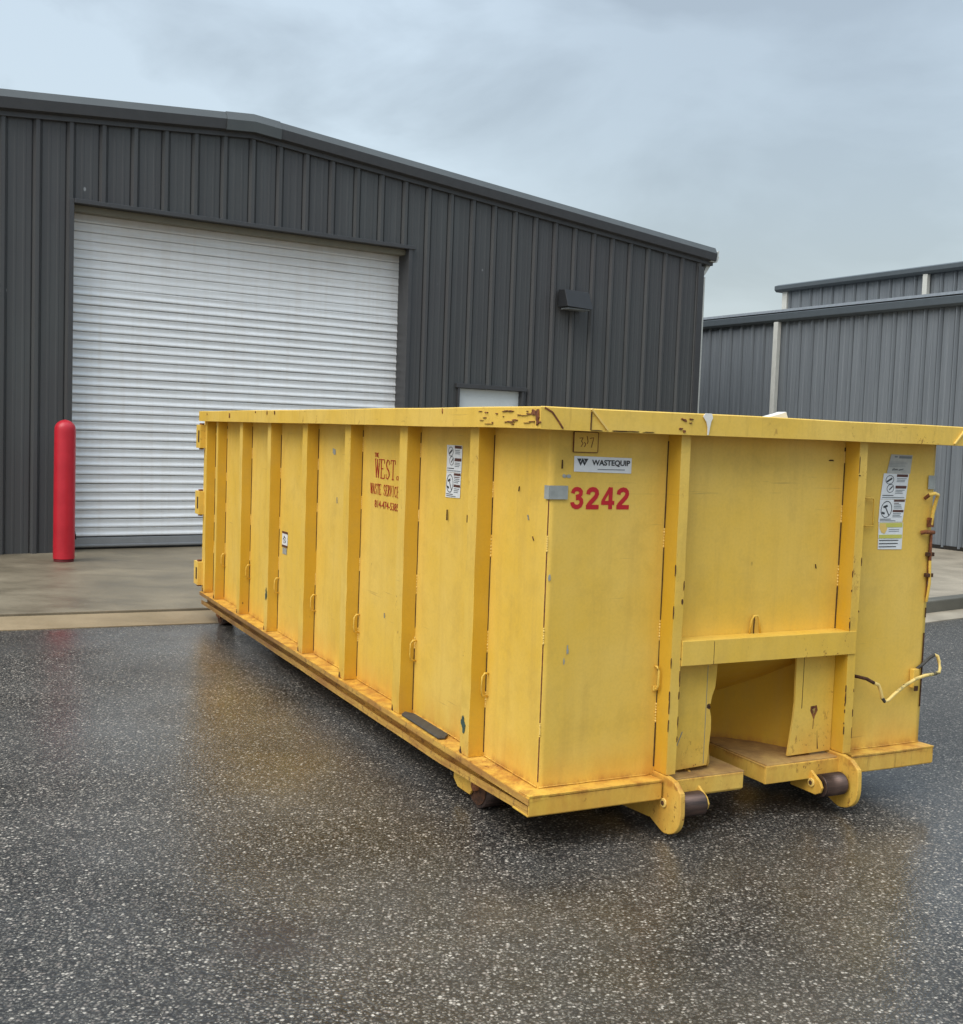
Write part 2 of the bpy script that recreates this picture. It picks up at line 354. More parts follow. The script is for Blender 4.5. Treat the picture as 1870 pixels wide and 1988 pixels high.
# ================================================================== mesh helpers
class MB:
    def __init__(s): s.v = []; s.f = []; s.mi = []; s.sm = []; s.mats = []
    def m(s, name):
        if name not in s.mats: s.mats.append(name)
        return s.mats.index(name)
    def add(s, vs, fs, mat, smooth=False):
        o = len(s.v); k = s.m(mat); s.v += [tuple(v) for v in vs]
        for f in fs: s.f.append([i + o for i in f]); s.mi.append(k); s.sm.append(smooth)
    def box(s, x0, x1, y0, y1, z0, z1, mat):
        if x0 > x1: x0, x1 = x1, x0
        if y0 > y1: y0, y1 = y1, y0
        if z0 > z1: z0, z1 = z1, z0
        s.add([(x0, y0, z0), (x1, y0, z0), (x1, y1, z0), (x0, y1, z0), (x0, y0, z1), (x1, y0, z1), (x1, y1, z1), (x0, y1, z1)],
              [(0, 3, 2, 1), (4, 5, 6, 7), (0, 1, 5, 4), (1, 2, 6, 5), (2, 3, 7, 6), (3, 0, 4, 7)], mat)
    def prism(s, pts, d0, d1, axis, mat):
        """polygon pts extruded along axis ('x': pts=(y,z); 'y': pts=(x,z); 'z': pts=(x,y))"""
        def P(p, d):
            return (d, p[0], p[1]) if axis == 'x' else (p[0], d, p[1]) if axis == 'y' else (p[0], p[1], d)
        n = len(pts)
        vs = [P(p, d0) for p in pts] + [P(p, d1) for p in pts]
        fs = [tuple(range(n))[::-1], tuple(range(n, 2 * n))] + [(i, (i + 1) % n, (i + 1) % n + n, i + n) for i in range(n)]
        s.add(vs, fs, mat)
    def hexa(s, c8, mat):
        s.add(c8, [(0, 3, 2, 1), (4, 5, 6, 7), (0, 1, 5, 4), (1, 2, 6, 5), (2, 3, 7, 6), (3, 0, 4, 7)], mat)
    def cyl(s, c, r, h0, h1, axis, mat, n=32, r1=None, cap=True):
        r1 = r if r1 is None else r1
        vs = []
        for rr, h in ((r, h0), (r1, h1)):
            for k in range(n):
                a = 2 * pi * k / n; p, t = rr * cos(a), rr * sin(a)
                vs.append((h, c[0] + p, c[1] + t) if axis == 'x' else (c[0] + p, h, c[1] + t) if axis == 'y' else (c[0] + p, c[1] + t, h))
        s.add(vs, [(i, (i + 1) % n, (i + 1) % n + n, i + n) for i in range(n)], mat, True)
        if cap: s.add(vs, [tuple(range(n))[::-1], tuple(range(n, 2 * n))], mat)
    def tube(s, path, r, mat, n=10, mats=None):
        path = [Vector(p) for p in path]; rings = []
        up = Vector((0.13, 0.21, 1)).normalized()
        for i, p in enumerate(path):
            t = (path[min(i + 1, len(path) - 1)] - path[max(i - 1, 0)]).normalized()
            a = t.cross(up)
            if a.length < 0.05: a = t.cross(Vector((1, 0, 0)))
            a.normalize(); b = t.cross(a)
            rings.append([p + a * r * cos(2 * pi * k / n) + b * r * sin(2 * pi * k / n) for k in range(n)])
        vs = [v for R in rings for v in R]
        for i in range(len(path) - 1):
            mm = mats[i % len(mats)] if mats else mat
            o = [v for v in rings[i] + rings[i + 1]]
            s.add(o, [(k, (k + 1) % n, (k + 1) % n + n, k + n) for k in range(n)], mm, True)
        s.add(rings[0], [tuple(range(n))[::-1]], mat); s.add(rings[-1], [tuple(range(n))], mat)
    def build(s, name, parent=None, bevel=0.0, merge=True):
        me = bpy.data.meshes.new(name)
        me.from_pydata(s.v, [], s.f)
        for k in s.mats: me.materials.append(M[k])
        for p, k, sm in zip(me.polygons, s.mi, s.sm): p.material_index = k; p.use_smooth = sm
        bm = bmesh.new(); bm.from_mesh(me)
        if merge: bmesh.ops.remove_doubles(bm, verts=bm.verts, dist=1e-5)
        bmesh.ops.recalc_face_normals(bm, faces=bm.faces)
        bm.to_mesh(me); bm.free(); me.update()
        o = bpy.data.objects.new(name, me); scene.collection.objects.link(o)
        if parent: o.parent = parent
        if bevel > 0:
            b = o.modifiers.new('bevel', 'BEVEL'); b.width = bevel; b.segments = 2; b.limit_method = 'ANGLE'; b.angle_limit = radians(40)
        return o

def root(name, loc, rz, label, cat, group=None):
    o = bpy.data.objects.new(name, None); scene.collection.objects.link(o)
    o.location = loc; o.rotation_euler = (0, 0, rz); o['label'] = label; o['category'] = cat
    if group: o['group'] = group
    o.empty_display_size = 0.2
    return o
def struct(o): o['kind'] = 'structure'; return o
def tag(o, label, cat, group=None):
    o['label'] = label; o['category'] = cat
    if group: o['group'] = group
    return o
def nz3(x, y, z): return noise.noise(Vector((x, y, z)))

# ================================================================== ground
mb = MB()
mb.add([(-300, -60, 0), (300, -60, 0), (300, 500, 0), (-300, 500, 0)], [(0, 1, 2, 3)], 'asphalt')
g = mb.build('asphalt_ground'); struct(g)

# apron left: front edge line L0->L1, rises gently to the wall
e = Vector((1.56, 0.71)).normalized(); J0 = Vector((-3.95, 9.24)); nrm = Vector((-e.y, e.x))
def along(t, off=0): p = J0 + e * t + nrm * off; return p.x, p.y
T0, T1 = -14.0, 6.4
def slab(name, t0, t1, o0, o1, z0a, z1a, mat, back=None, bot=-0.1):
    a = along(t0, o0); b = along(t1, o0); c_ = along(t1, o1); d = along(t0, o1)
    if back: c_, d = back
    m_ = MB()
    m_.hexa([(*a, bot), (*b, bot), (*c_, bot), (*d, bot), (*a, z0a), (*b, z0a), (*c_, z1a), (*d, z1a)], mat)
    return m_
# facade line helper
FY = 0.5833; FO = Vector((0, 16.58)); ft = Vector((cos(FY), sin(FY)))
def fac(s, dy=0): p = FO + ft * s + Vector((-ft.y, ft.x)) * dy; return p.x, p.y
m_ = slab('apron', T0, T1, 0.0, 0, 0.035, 0.10, 'concrete', back=(fac(6.5, 0.6), fac(-16, 0.6)))
struct(m_.build('concrete_apron', bevel=0.006))
m_ = slab('gutter', T0, T1, -0.62, -0.03, 0.006, 0.016, 'gutter')
struct(m_.build('concrete_gutter_strip'))
m_ = slab('joint', T0, T1, -0.03, 0.0, 0.004, 0.004, 'joint')
struct(m_.build('apron_joint'))

# raised platform to the right with its kerb
K0 = Vector((4.56, 11.37)); K1 = Vector((5.09, 11.78)); ke = (K1 - K0).normalized(); kn = Vector((-ke.y, ke.x))
def kp(t, o=0): p = K0 + ke * t + kn * o; return p.x, p.y
m_ = MB()
a, b, c_, d = kp(-2.2, 0.16), kp(14, 0.16), (24, 45), (0.5, 32)
m_.add([(*a, .13), (*b, .13), (*c_, .13), (*d, .13)], [(0, 1, 2, 3)], 'concrete_r')
struct(m_.build('raised_concrete_pavement'))
m_ = MB()
a, b, c_, d = kp(-2.2, 0), kp(14, 0), kp(14, .158), kp(-2.2, .158)
m_.hexa([(*a, -.1), (*b, -.1), (*c_, -.1), (*d, -.1), (*a, .134), (*b, .134), (*c_, .134), (*d, .134)], 'kerb')
struct(m_.build('kerb', bevel=0.015))
m_ = MB()
a, b, c_, d = kp(-2.2, -.32), kp(14, -.32), kp(14, -.003), kp(-2.2, -.003)
m_.hexa([(*a, -.1), (*b, -.1), (*c_, -.1), (*d, -.1), (*a, .006), (*b, .006), (*c_, .012), (*d, .012)], 'concrete_r')
struct(m_.build('kerb_gutter'))

# ================================================================== near building
RB = root('metal_warehouse', (0, 16.58, 0), FY, 'large charcoal metal warehouse with a low gable roof, white roll-up door and ribbed wall', 'building')
PK, ZP, SL = -3.695, 5.56, 0.0855
def ztop(s): return ZP - SL * abs(s - PK)
SR = 4.172; SLFT = -15.6
D0, D1, DZ = -5.85, -1.38, 4.175          # roll door opening
E0, E1, EZ = -0.505, 0.655, 2.35          # personnel door opening
pitch = 0.3704; S0 = -6.625
pts = []
k = int((SLFT - S0) / pitch) - 1
while True:
    c0 = S0 + k * pitch
    for dx, y in ((-.062, 0), (-.058, .018), (-.048, .018), (-.044, -.002), (-.020, -.036), (.020, -.036), (.044, -.002), (.048, .008), (.054, .008), (.057, 0), (.118, 0), (.128, -.0035), (.146, -.0035), (.156, 0), (.218, 0), (.228, -.0035), (.246, -.0035), (.256, 0)):
        pts.append((c0 + dx, y))
    k += 1
    if c0 > SR + .5: break
def yat(s):
    for (a, ya), (b, yb) in zip(pts, pts[1:]):
        if a <= s <= b: return ya + (yb - ya) * (s - a) / (b - a)
    return 0
pts2 = [(s, y) for s, y in pts if SLFT < s < SR] + [(SLFT, 0), (SR, 0)]
for s in (D0, D1, E0, E1, PK): pts2.append((s, yat(s)))
pts2.sort()
mb = MB()
for (a, ya), (b, yb) in zip(pts2, pts2[1:]):
    if b - a < 1e-6: continue
    mid = (a + b) / 2
    zb_ = DZ if D0 < mid < D1 else EZ if E0 < mid < E1 else 0.06
    mb.add([(a, ya, zb_), (b, yb, zb_), (b, yb, ztop(b) - .26), (a, ya, ztop(a) - .26)], [(0, 1, 2, 3)], 'siding')
# side wall going back (right side), ribbed
y = 0.0
while y < 22:
    mb.add([(SR, y, .06), (SR, y + .28, .06), (SR, y + .28, 4.6), (SR, y, 4.6)], [(0, 1, 2, 3)], 'siding')
    mb.add([(SR, y + .28, .06), (SR + .03, y + .30, .06), (SR + .03, y + .30, 4.6), (SR, y + .28, 4.6)], [(0, 1, 2, 3)], 'siding')
    mb.add([(SR + .03, y + .30, .06), (SR + .03, y + .34, .06), (SR + .03, y + .34, 4.6), (SR + .03, y + .30, 4.6)], [(0, 1, 2, 3)], 'siding')
    mb.add([(SR + .03, y + .34, .06), (SR, y + .36, .06), (SR, y + .36, 4.6), (SR + .03, y + .34, 4.6)], [(0, 1, 2, 3)], 'siding')
    y += .36
mb.build('wall', RB)
mb = MB(); mb.box(SR - .09, SR + .036, -.04, .10, .06, 4.55, 'siding_trim'); mb.build('corner_trim', RB, bevel=0.006)
mb = MB()
for p0, p1 in ((SLFT, D0 - .07), (D1 + .07, E0 - .05), (E1 + .05, SR)):
    mb = MB(); mb.box(p0, p1, -.016, .05, .03, .058, 'siding_trim'); mb.build('base_trim', RB)
# rake trim swept along the gable
prof = [(.30, 0.0), (-.09, 0.0), (-.145, -.095), (-.125, -.215), (-.05, -.232), (-.05, -.285), (.30, -.285)]
def sweep(svals, prof, mat, scale=1.0, matf=None, cap=True):
    m_ = MB(); n = len(prof)
    vs = [(s, p[0], ztop(s) + p[1]) for s in svals for p in prof]
    for i in range(len(svals) - 1):
        for j in range(n):
            a = i * n + j; b = i * n + (j + 1) % n
            m_.add([vs[a], vs[b], vs[b + n], vs[a + n]], [(0, 1, 2, 3)], matf(j) if matf else mat)
    if cap:
        m_.add(vs[:n], [tuple(range(n))], mat); m_.add(vs[-n:], [tuple(range(n))], mat)
    return m_
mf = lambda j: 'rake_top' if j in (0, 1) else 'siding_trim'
m_ = sweep([SLFT - .3, PK, SR + .215], prof, 'siding_trim', matf=mf)
m_.build('rake_trim', RB, bevel=0.004)
capp = [(.1, .006), (-.094, .006), (-.158, -.10), (-.146, -.225), (-.12, -.228), (.1, -.10)]
m_ = sweep([-4.06, PK, -3.34], capp, 'rake_top'); m_.build('ridge_cap', RB)
mb = MB()
for sgn in (0, 1):
    s0, s1 = (SLFT - .3, PK) if sgn == 0 else (PK, SR + .25)
    mb.add([(s0, .3, ztop(s0) - .004), (s1, .3, ztop(s1) - .004), (s1, 22, ztop(s1) - .004), (s0, 22, ztop(s0) - .004)], [(0, 1, 2, 3)], 'roof')
    mb.add([(s0, .3, ztop(s0) - .10), (s1, .3, ztop(s1) - .10), (s1, 22, ztop(s1) - .10), (s0, 22, ztop(s0) - .10)], [(0, 1, 2, 3)], 'roof')
mb.build('roof', RB)
# roll door
RD = 0.24
mb = MB()
nsl = 36; z0d = 0.245; z1d = DZ - .06; hs = (z1d - z0d) / nsl
for i in range(nsl):
    zb_ = z0d + i * hs
    amp = 1.0 if i < 28 else 0.45
    pr = [(0.0, 0.0), (-.012 * amp, .004), (-.021 * amp, .014), (-.020 * amp, .028), (-.010 * amp, .045), (-.0055 * amp, .060), (-.007 * amp, .078), (-.0115 * amp, hs - .010), (-.006 * amp, hs - .004), (0.002, hs - .0)]
    pr = [(0.018, .000), (0.016, .003)] + pr[1:-1] + [(-.002, hs - .002), (0.018, hs - .0005)]
    for (ya, za), (yb, zb2) in zip(pr, pr[1:]):
        segs = 10
        for j in range(segs):
            xa = D0 + (D1 - D0 - 0) * j / segs; xb = D0 + (D1 - D0) * (j + 1) / segs
            sag = lambda x: .004 * nz3(x * .9, i * .7, 3)
            mb.add([(xa, RD + ya, zb_ + za + sag(xa)), (xb, RD + ya, zb_ + za + sag(xb)), (xb, RD + yb, zb_ + zb2 + sag(xb)), (xa, RD + yb, zb_ + zb2 + sag(xa))], [(0, 1, 2, 3)], 'rolldoor', True)
DR = mb.build('roll_up_door', RB, merge=False)
mb = MB(); mb.box(D0 + .01, D1 - .01, RD - .03, RD + .03, .115, .235, 'steel'); mb.box(D0 + .01, D1 - .01, RD - .045, RD - .03, .125, .15, 'steel')
mb.build('bottom_bar', DR, bevel=.004)
mb = MB(); mb.tube([(D0 + .065, RD - .05, .46), (D0 + .085, RD - .06, .38), (D0 + .11, RD - .055, .27), (D0 + .115, RD - .055, .22)], .007, 'black'); mb.build('pull_rope', DR)
# openings' reveal and trim
mb = MB()
mb.box(D0 - .055, D0, -.05, RD + .05, .06, DZ + .05, 'siding_trim'); mb.box(D1, D1 + .055, -.05, RD + .05, .06, DZ, 'siding_trim')
mb.box(D0, D1 + .10, -.062, RD + .05, DZ, DZ + .05, 'siding_trim')
mb.build('door_frame', RB, bevel=.004)
mb = MB(); mb.box(D0 + .003, D1 - .003, .05, RD - .03, DZ - .075, DZ - .003, 'gasket'); mb.build('door_hood', RB)
mb = MB(); mb.box(D0, D1, RD + .03, RD + .06, 0, DZ, 'siding_trim'); mb.build('door_backing', RB)
mb = MB()
mb.box(E0 + .035, E1 - .035, .045, .09, .10, EZ - .035, 'door_white')
PD = mb.build('personnel_door', RB, bevel=.003)
mb = MB(); mb.cyl((E1 - .12, 1.02), .028, -.03, .045, 'y', 'steel', 16); mb.box(E1 - .15, E1 - .09, .035, .044, .93, 1.1, 'steel'); mb.build('handle', PD)
mb = MB(); mb.box(E1 - .075, E1 - .04, .0, .044, 2.02, 2.09, 'lamp_body'); mb.build('door_closer', PD)
mb = MB()
mb.box(E0, E0 + .033, -.045, .12, .1, EZ - .03, 'siding_trim'); mb.box(E1 - .033, E1, -.045, .12, .1, EZ - .03, 'siding_trim')
mb.box(E0 - .03, E1 + .04, -.055, .12, EZ - .03, EZ + .03, 'siding_trim')
mb.build('personnel_door_frame', RB, bevel=.003)
# gutter and downspout on the far side eave
mb = MB()
ge = SR + .218
mb.prism([(ge - .10, 4.64), (ge + .04, 4.64), (ge + .08, 4.72), (ge + .06, 4.75), (ge + .08, 4.83), (ge + .07, 4.83), (ge + .0, 4.80)], -.10, 22, 'y', 'white_pipe')
mb.build('gutter', RB)
mb = MB(); mb.prism([(SR + .05, 4.38), (SR + .12, 4.44), (ge + .05, 4.64), (ge - .06, 4.64)], .02, .12, 'y', 'white_pipe'); mb.box(SR + .04, SR + .125, .02, .12, .3, 4.40, 'white_pipe'); mb.build('downspout', RB, bevel=.006)

# wall lamp
WL = root('wall_lamp', (0, 16.58, 0), FY, 'dark wedge-shaped wall pack lamp high on the charcoal wall', 'wall lamp')
mb = MB()
x0, x1 = 1.225, 1.69
mb.hexa([(x0, -.29, 3.615), (x1 + .02, -.29, 3.60), (x1 + .02, -.035, 3.62), (x0, -.035, 3.62), (x0, -.19, 3.875), (x1, -.19, 3.868), (x1, -.035, 3.885), (x0, -.035, 3.885)], 'lamp_body')
mb.build('housing', WL, bevel=.008)
mb = MB(); mb.box(x0 + .03, x1 - .02, -.25, -.07, 3.585, 3.606, 'ink_grey'); mb.build('lens', WL, bevel=.004)

# bollard
BR = root('bollard', (-4.677, 12.62, .07), 0, 'red dome-topped bollard standing on the concrete beside the white roll-up door', 'bollard')
mb = MB()
r = .116; n = 40; zs = [(0.0, r * 1.0), (.02, r * 1.0), (1.42, r * .985), (1.45, r * .97)] + [(1.45 + .105 * sin(t), r * .97 * cos(t)) for t in [pi / 2 * k / 8 for k in range(1, 8)]]
for (za, ra), (zb2, rb) in zip(zs, zs[1:]):
    mb.add([(ra * cos(2 * pi * k / n), ra * sin(2 * pi * k / n), za + .03) for k in range(n)] + [(rb * cos(2 * pi * k / n), rb * sin(2 * pi * k / n), zb2 + .03) for k in range(n)],
           [(k, (k + 1) % n, (k + 1) % n + n, k + n) for k in range(n)], 'bollard', True)
ra, za = zs[-1][1], zs[-1][0]
mb.add([(ra * cos(2 * pi * k / n), ra * sin(2 * pi * k / n), za + .03) for k in range(n)] + [(0, 0, 1.588)], [(k, (k + 1) % n, n) for k in range(n)], 'bollard', True)
mb.build('sleeve', BR)
mb = MB(); mb.cyl((0, 0), r * .93, -.03, .035, 'z', 'bollard_base', 32); mb.build('base_ring', BR)

# ================================================================== far building
GX = (7.284, 17.539)
FR = -1.0355
FB = root('storage_building', (*GX, 0), FR, 'long grey-blue ribbed metal building with stepped roofline and pale downspouts', 'building')
def ribwall(m_, s0, s1, y, z0, z1, mat, pitch=.3, base=.0, rw=.03, amp=.038):
    s = s0
    while s < s1:
        PP_ = [(0, 0), (.004, .035), (.020, .035), (.024, 0), (.038, -amp), (.062, -amp), (.080, 0), (.084, .03), (.094, .03), (.098, 0), (.165, 0), (.175, -.008), (.195, -.008), (.205, 0), (pitch, 0)]
        for (a, ya), (b, yb) in zip(PP_, PP_[1:]):
            m_.add([(s + a, y + ya, z0), (s + b, y + yb, z0), (s + b, y + yb, z1), (s + a, y + ya, z1)], [(0, 1, 2, 3)], mat)
        s += pitch
mb = MB()
ribwall(mb, -14, 9, 0, .16, 3.93, 'siding2', pitch=.295)
mb.add([(-14, 0, .16), (-14, 14, .16), (-14, 14, 4.0), (-14, 0, 4.0)], [(0, 1, 2, 3)], 'siding2')
mb.build('wall', FB)
mb = MB(); mb.box(-14, 9, -.02, .1, .13, .19, 'joint'); mb.build('base_trim', FB)
mb = MB()
ev = [(.06, 3.895), (-.10, 3.895), (-.14, 3.93), (-.14, 4.04), (-.02, 4.07), (.06, 4.07)]
mb.prism([(p[0], p[1]) for p in ev], -14.1, 9.1, 'x', 'trim2')
mb.build('eave_trim', FB, bevel=.004)
mb = MB()
mb.add([(-14.1, -.05, 4.073), (9.1, -.05, 4.073), (9.1, 2.95, 4.34), (-14.1, 2.95, 4.34)], [(0, 1, 2, 3)], 'roof')
mb.prism([(-.03, 4.075), (-.09, 4.075), (-.06, 4.125), (.02, 4.125)], -14.1, 9.1, 'x', 'siding2')
mb.build('roof', FB)
mb = MB(); mb.box(-3.86, -3.755, -.13, -.035, .2, 3.895, 'white_pipe'); mb.build('downspout', FB, bevel=.008)
mb = MB()
ribwall(mb, -6.62, 9, 3.0, 4.0, 5.03, 'siding2', pitch=.295)
mb.add([(-6.65, 3, 3.9), (-6.65, 14, 3.9), (-6.65, 14, 5.03), (-6.65, 3, 5.03)], [(0, 1, 2, 3)], 'siding2')
mb.build('upper_wall', FB)
mb = MB()
mb.prism([(3.2, 4.985), (2.87, 4.985), (2.82, 5.03), (2.82, 5.11), (2.92, 5.145), (3.2, 5.145)], -6.87, 9.1, 'x', 'trim2')
mb.build('upper_eave_trim', FB, bevel=.004)
mb = MB(); mb.box(-6.74, -6.60, 2.93, 3.05, 4.0, 4.985, 'white_pipe'); mb.build('corner_trim', FB, bevel=.006)
mb = MB(); mb.box(-3.07, -2.965, 2.87, 2.965, 4.2, 4.985, 'white_pipe'); mb.build('downspout', FB, bevel=.008)
mb = MB(); mb.add([(-6.87, 3.2, 5.14), (9.1, 3.2, 5.14), (9.1, 14, 5.7), (-6.87, 14, 5.7)], [(0, 1, 2, 3)], 'roof'); mb.build('upper_roof', FB)

# ================================================================== the roll-off container
W, L, ZT, ZB, ZR = 2.1065, 5.72, 1.683, 0.24, 1.767
DU = root('roll_off_dumpster', (0.2669, 4.4458, 0), 0.4627, 'large weathered yellow steel roll-off dumpster with ribbed sides on wet asphalt', 'dumpster')
RIBS = [(.491, .588), (1.293, 1.397), (2.110, 2.212), (2.896, 3.0), (3.708, 3.798), (4.466, 4.556), (5.243, 5.315)]
BAYS = {'l': [(0, .491)] + [(RIBS[k][1], RIBS[k + 1][0]) for k in range(6)] + [(5.315, 5.63)], 'f': [(0, .56), (.607, 1.533), (1.583, W)]}
BAYS['r'] = BAYS['l']
def wav(face, s, z):
    """sheet metal bowed and dented between its welded stiffeners, metres outward"""
    for s0, s1 in BAYS[face]:
        if s0 < s < s1:
            zl = .72 if (face == 'f' and s0 > .6 and s1 < 1.6) else ZB
            t = (s - s0) / (s1 - s0); tz = max(0, min(1, (z - zl) / (ZT - zl)))
            w_ = min(1, 3.2 * sin(pi * t)) * min(1, 4 * sin(pi * tz) + 1e-6)
            k = {'l': 1.7, 'f': 5.1, 'r': 9.2}[face]
            a = .006 * nz3(s * 1.9, z * 1.5, k) + .0018 * nz3(s * 5.0, z * 3.2, k + 3.3) - .003 * sin(pi * t)
            return a * w_ * (.75 if face == 'f' else 1.15)
    return 0.0
def sheet(m_, face, s0, s1, z0, z1, mat, ns=None, nz=40):
    P = {}
    for i in range(ns + 1):
        for j in range(nz + 1):
            s = s0 + (s1 - s0) * i / ns; z = z0 + (z1 - z0) * j / nz
            d = wav(face, s, z)
            P[i, j] = (-d, s, z) if face == 'l' else (s, -d, z) if face == 'f' else (W + d, s, z)
    m_.add([P[i, j] for i in range(ns + 1) for j in range(nz + 1)],
           [(i * (nz + 1) + j, (i + 1) * (nz + 1) + j, (i + 1) * (nz + 1) + j + 1, i * (nz + 1) + j + 1) for i in range(ns) for j in range(nz)], mat, True)
def conform(o, face, base=.0045):
    """lay a decal onto the bowed sheet"""
    for v in o.data.vertices:
        if face == 'l': d = wav('l', v.co.y, v.co.z); v.co.x = v.co.x + base - d - .0012
        else: d = wav('f', v.co.x, v.co.z); v.co.y = v.co.y + base - d - .0012
    return o
# body: outer skin, inner skin, floor
OP0, OP1, OPZ = .82, 1.30, .715       # cable opening in the front
mb = MB()
sheet(mb, 'l', 0, L, ZB, ZT + .03, 'paint', ns=200)
sheet(mb, 'r', 0, L, ZB, ZT + .03, 'paint', ns=200)
sheet(mb, 'f', 0, .575, ZB, ZT + .03, 'paint', ns=24)
sheet(mb, 'f', 1.545, W, ZB, ZT + .03, 'paint', ns=24)
sheet(mb, 'f', .575, 1.545, OPZ, ZT + .03, 'paint', ns=36)
mb.box(.05, .056, .05, L - .02, ZB + .03, ZT, 'inside'); mb.box(W - .056, W - .05, .05, L - .02, ZB + .03, ZT, 'inside')
mb.box(.056, W - .056, .05, .056, OPZ, ZT, 'inside')
mb.box(.02, W - .02, .62, L, ZB - .004, ZB + .03, 'inside')
mb.box(.02, .575, .02, .62, ZB - .004, ZB + .03, 'inside'); mb.box(1.545, W - .02, .02, .62, ZB - .004, ZB + .03, 'inside')

def jag(m_, face, s, z, w, h, mat, off, seed, n=16):
    rnd = random.Random(seed); P = []
    for k in range(n):
        t = 2 * pi * k / n; rr = 1 - .55 * rnd.random()
        P.append((s + w / 2 * rr * cos(t), z + h / 2 * rr * sin(t)))
    m_.prism(P, -off - .0012, -off + .004, 'x' if face == 'l' else 'y', mat)
def seam(m_, face, s, z0, z1, seed, w=.0028, off=.004, beads=True, mat='rust_dark'):
    """intermittent rusted gap with stitch welds beside a rib"""
    rnd = random.Random(seed); z = z0
    while z < z1:
        ln = rnd.uniform(.16, .42); gap = rnd.uniform(.05, .10); e_ = min(z + ln, z1)
        ww = w * rnd.uniform(.6, 1.3)
        if face == 'l': m_.box(-off - .0005, .002, s - ww, s, z, e_, mat)
        else: m_.box(s - ww, s, -off - .0005, .002, z, e_, mat)
        if beads and e_ + gap < z1:
            n_ = 7
            for k in range(n_):
                zc = e_ + gap * (k + .5) / n_; r_ = .004 * rnd.uniform(.7, 1.2)
                c_ = (-off * .5, s - .003, zc) if face == 'l' else (s - .003, -off * .5, zc)
                vs = [(c_[0] + dx * r_, c_[1] + dy * r_, c_[2] + dz * r_ * 1.8) for dx, dy, dz in ((1, 0, 0), (-1, 0, 0), (0, 1, 0), (0, -1, 0), (0, 0, 1), (0, 0, -1))]
                m_.add(vs, [(0, 2, 4), (2, 1, 4), (1, 3, 4), (3, 0, 4), (2, 0, 5), (1, 2, 5), (3, 1, 5), (0, 3, 5)], 'bead', True)
        z = e_ + gap
seam(mb, 'f', 1.588, .3, ZT - .1, 90, w=.0035, beads=False); seam(mb, 'l', .0045, ZB + .03, ZT - .25, 91, w=.0035, off=.0035, mat='rust')
RP = .0745
# assorted scratches and chips seen on the panels
def tick(face, s, z, w, h, mat='rust_dark', off=.0045, tilt=0.0):
    P = [(s - w / 2 - tilt / 2, z - h / 2), (s + w / 2 - tilt / 2, z - h / 2), (s + w / 3 + tilt / 2, z + h / 2), (s - w / 4 + tilt / 2, z + h / 2)]
    mb.prism(P, -off - .0008, .0, 'x' if face == 'l' else 'y', mat)
rnd = random.Random(31)
tick('l', .955, 1.27, .0065, .05); tick('l', .735, 1.27, .003, .035)
for k in range(6):
    tick('l', rnd.choice([.12, .3, .75, 1.0, 1.15, 1.7, 1.85, 2.4, 2.55, 3.2, 3.4, 4.0]) + rnd.uniform(-.05, .05), rnd.uniform(.4, 1.5), rnd.uniform(.001, .0025), rnd.uniform(.015, .045), 'ink_grey' if k % 3 else 'rust_dark', tilt=rnd.uniform(-.012, .012))
for k in range(2):
    tick('f', rnd.choice([.15, .3, .42, .5, .9, 1.3, 1.44, 1.9]) + rnd.uniform(-.05, .05), rnd.uniform(.6, 1.3), rnd.uniform(.002, .004), rnd.uniform(.01, .025), 'rust_dark', tilt=rnd.uniform(-.008, .008))
tick('f', .05, 1.497 + .05, .004, .035); tick('f', 1.45, 1.593, .03, .006, 'rust_dark')
seam(mb, 'f', W - .003, .42, .90, 95, w=.004, beads=False); seam(mb, 'f', W - .004, .95, 1.25, 96, w=.006, beads=False, mat='rust')
def footbead(face, s0, s1):
    pth = []; n_ = max(4, int((s1 - s0) / .03))
    for k in range(n_ + 1):
        s_ = s0 + (s1 - s0) * k / n_; zz = ZB + .008 + .0018 * nz3(s_ * 19, 2, 6); oo = -.003 - .0015 * nz3(s_ * 23, 5, 6)
        pth.append((oo, s_, zz) if face == 'l' else (s_, oo, zz))
    mb.tube(pth, .0032, 'paint', 6)
footbead('f', 0, .54); footbead('f', 1.605, W)
prev = 0.0
for a_, b_ in RIBS + [(5.63, 5.7)]:
    footbead('l', prev + .01, a_ - .01); prev = b_
mb.build('body', DU)
def rib(face, s0, s1, seed, far=0, mat='paint_chip'):
    m_ = MB(); rnd = random.Random(seed); n = 14
    sec = []
    for i in range(n + 1):
        z = (ZB + .002) + (ZT + .002 - ZB) * i / n
        j1, j2, j3 = (rnd.uniform(-1, 1) * .0016 for _ in range(3))
        sgn = -1 if face == 'l' else 1
        x0 = 0 if face == 'l' else W
        sec.append([(x0, s0 + j1, z), (x0 + sgn * (RP + j2), s0 + .004 + j1, z), (x0 + sgn * (RP + j3), s1 - .004 + j1, z), (x0, s1 + j1, z)])
    for a, b in zip(sec, sec[1:]):
        for k in range(3):
            m_.add([a[k], a[k + 1], b[k + 1], b[k]], [(0, 1, 2, 3)], mat if k == 1 else 'paint_shade')
    m_.add(sec[0], [(0, 1, 2, 3)], mat); m_.add(sec[-1], [(0, 1, 2, 3)], mat)
    if face == 'l':
        seam(m_, 'l', s0 + .001, ZB + .02, ZT - .03, seed)
        # drain notch, rusted, at the foot of the rib
        m_.prism([(s1 - .030, ZB + .003), (s1 - .008, ZB + .003), (s1 - .016, ZB + .032)], -RP - .0035, -RP + .01, 'x', 'rust_dark')
    o = m_.build('side_rib', DU, bevel=.004)
    return o
for i, (a, b) in enumerate(RIBS):
    rib('l', a, b, 100 + i); rib('r', a, b, 200 + i)
rib('l', 5.63, 5.715, 300, mat='paint_chip2'); rib('r', 5.63, 5.715, 301)

